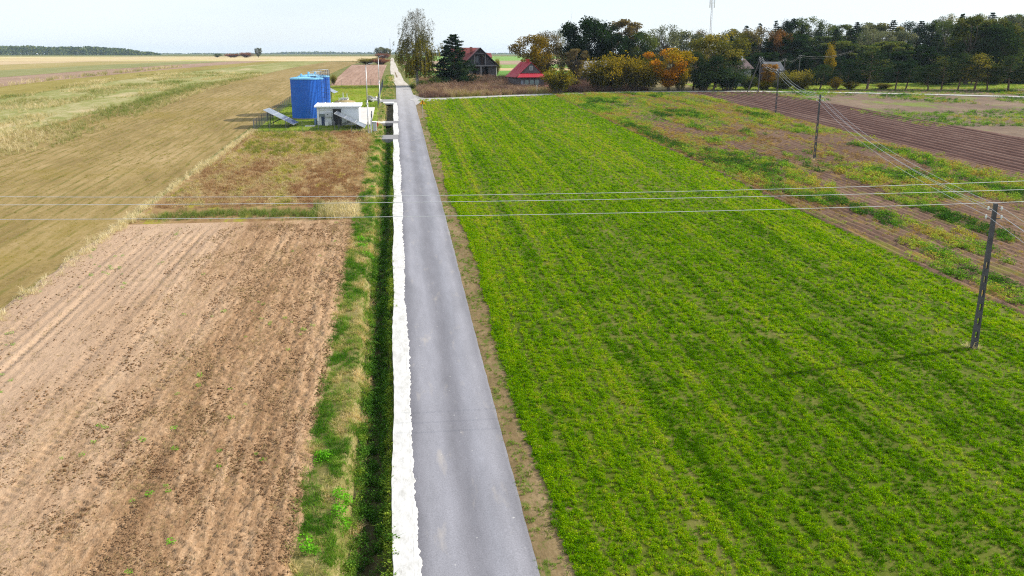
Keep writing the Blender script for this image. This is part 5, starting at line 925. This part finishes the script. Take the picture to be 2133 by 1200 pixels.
for k, nm in enumerate(('upper left', 'upper right', 'lower left', 'lower right')):
    P_ = []
    for a, b, s in ((p0, p1, 1.2), (p1, p2, .95), (p2, p3, .8), (p3, p4, .8)): P_ += sagline(a[k], b[k], s)[:-1]
    P_.append(p4[k]); r = [.007+.00005*max(0, q[1]) for q in P_]
    tag(MB().tube(P_, r, 4).build('overhead_wire', WIRE), '%s wire of the four running along the concrete poles' % nm, 'wire', 'wires along the concrete poles')
for k in range(3):
    P_ = sagline(p4[k], p5[k], 1.2)[:-1]+sagline(p5[k], p6[k], 1.)[:-1]+sagline(p6[k], (p6[k][0]+22, p6[k][1]+14, p6[k][2]+1.2), .9)
    tag(MB().tube(P_, .01, 4).build('overhead_wire', plain('dull_wire', (.2, .2, .2), .7)), '%s wire sagging between the far poles before the dark spruces' % ('upper left', 'upper right', 'lower')[k], 'wire', 'wires before the spruces')
for nm, ys_ in (('top', (410, 407, 377)), ('middle', (427, 420.5, 395)), ('bottom', (457, 450, 420))):
    Yw = 34.5+ {'top': 2.0, 'middle': 1.0, 'bottom': 0}[nm]; pp = [at(px, y, Yw) for px, y in zip((0, 930, 2133), ys_)]
    co = np.polyfit([p[0] for p in pp], [p[2] for p in pp], 2); xs = np.linspace(-75, 85, 60); tag(MB().tube([(x, Yw, float(np.polyval(co, x))) for x in xs], .0105, 5).build('overhead_wire', WIRE), '%s of three pale wires crossing the picture above road and fields' % nm, 'wire', 'three wires crossing the road')
# masts
def mast(label, px, Y, pyt, wd, pan=True):
    x, _, zt = at(px, pyt, Y); g = float(G(Y)); h = zt-g; t = thing('radio_mast', label, 'mast', (x, Y, g)); A = [(wd*math.cos(q), wd*math.sin(q)) for q in (1.57, 3.67, 5.76)]
    for a in A: MB().cyl((a[0], a[1], -1), (a[0]*.7, a[1]*.7, h), wd*.14, wd*.12, 5).build('leg', plain('mast_paint', (.5, .48, .5), .6), t)
    lt = MB(); n = int(h/(wd*2.4))
    for i in range(n):
        z0, z1 = h*i/n, h*(i+1)/n; k0, k1 = 1-.3*i/n, 1-.3*(i+1)/n
        for j in range(3): a, b = A[j], A[(j+1) % 3]; lt.cyl((a[0]*k0, a[1]*k0, z0), (b[0]*k1, b[1]*k1, z1), wd*.06, wd*.06, 3)
    lt.build('lattice', plain('mast_paint', (.5,)*3), t)
    if pan:
        for q in (0, 2.1, 4.2): MB().box(wd*2.2*math.cos(q)-wd*.4, wd*2.2*math.cos(q)+wd*.4, wd*2.2*math.sin(q)-wd*.3, wd*2.2*math.sin(q)+wd*.3, h-9, h-3.5).build('antenna', WHITEP, t); MB().cyl((0, 0, h-6), (wd*2.2*math.cos(q), wd*2.2*math.sin(q), h-6), wd*.12, wd*.12, 4).build('antenna_arm', STEEL, t)
    return t
mast('tall lattice radio mast rising above the wood', 1484.5, 560, -14, .75); mast('thin far mast on the horizon beside the birch', 812, 2400, 80, 1.2, False)

# ------------------------------------------------------------ air
hz = MB().box(-6500, 6500, -120, 8300, -12, 75).build('haze', None); hm_ = bpy.data.materials.new('haze_air'); hm_.use_nodes = True; hm_.node_tree.nodes.clear()
vo = hm_.node_tree.nodes.new('ShaderNodeVolumePrincipled'); vo.inputs['Color'].default_value = (.62, .8, 1, 1); vo.inputs['Density'].default_value = .00006; vo.inputs['Anisotropy'].default_value = .1
ho = hm_.node_tree.nodes.new('ShaderNodeOutputMaterial'); hm_.node_tree.links.new(vo.outputs[0], ho.inputs['Volume']); hz.data.materials.append(hm_); tag(hz, 'thin pale haze over the whole landscape', 'haze', kind='stuff')
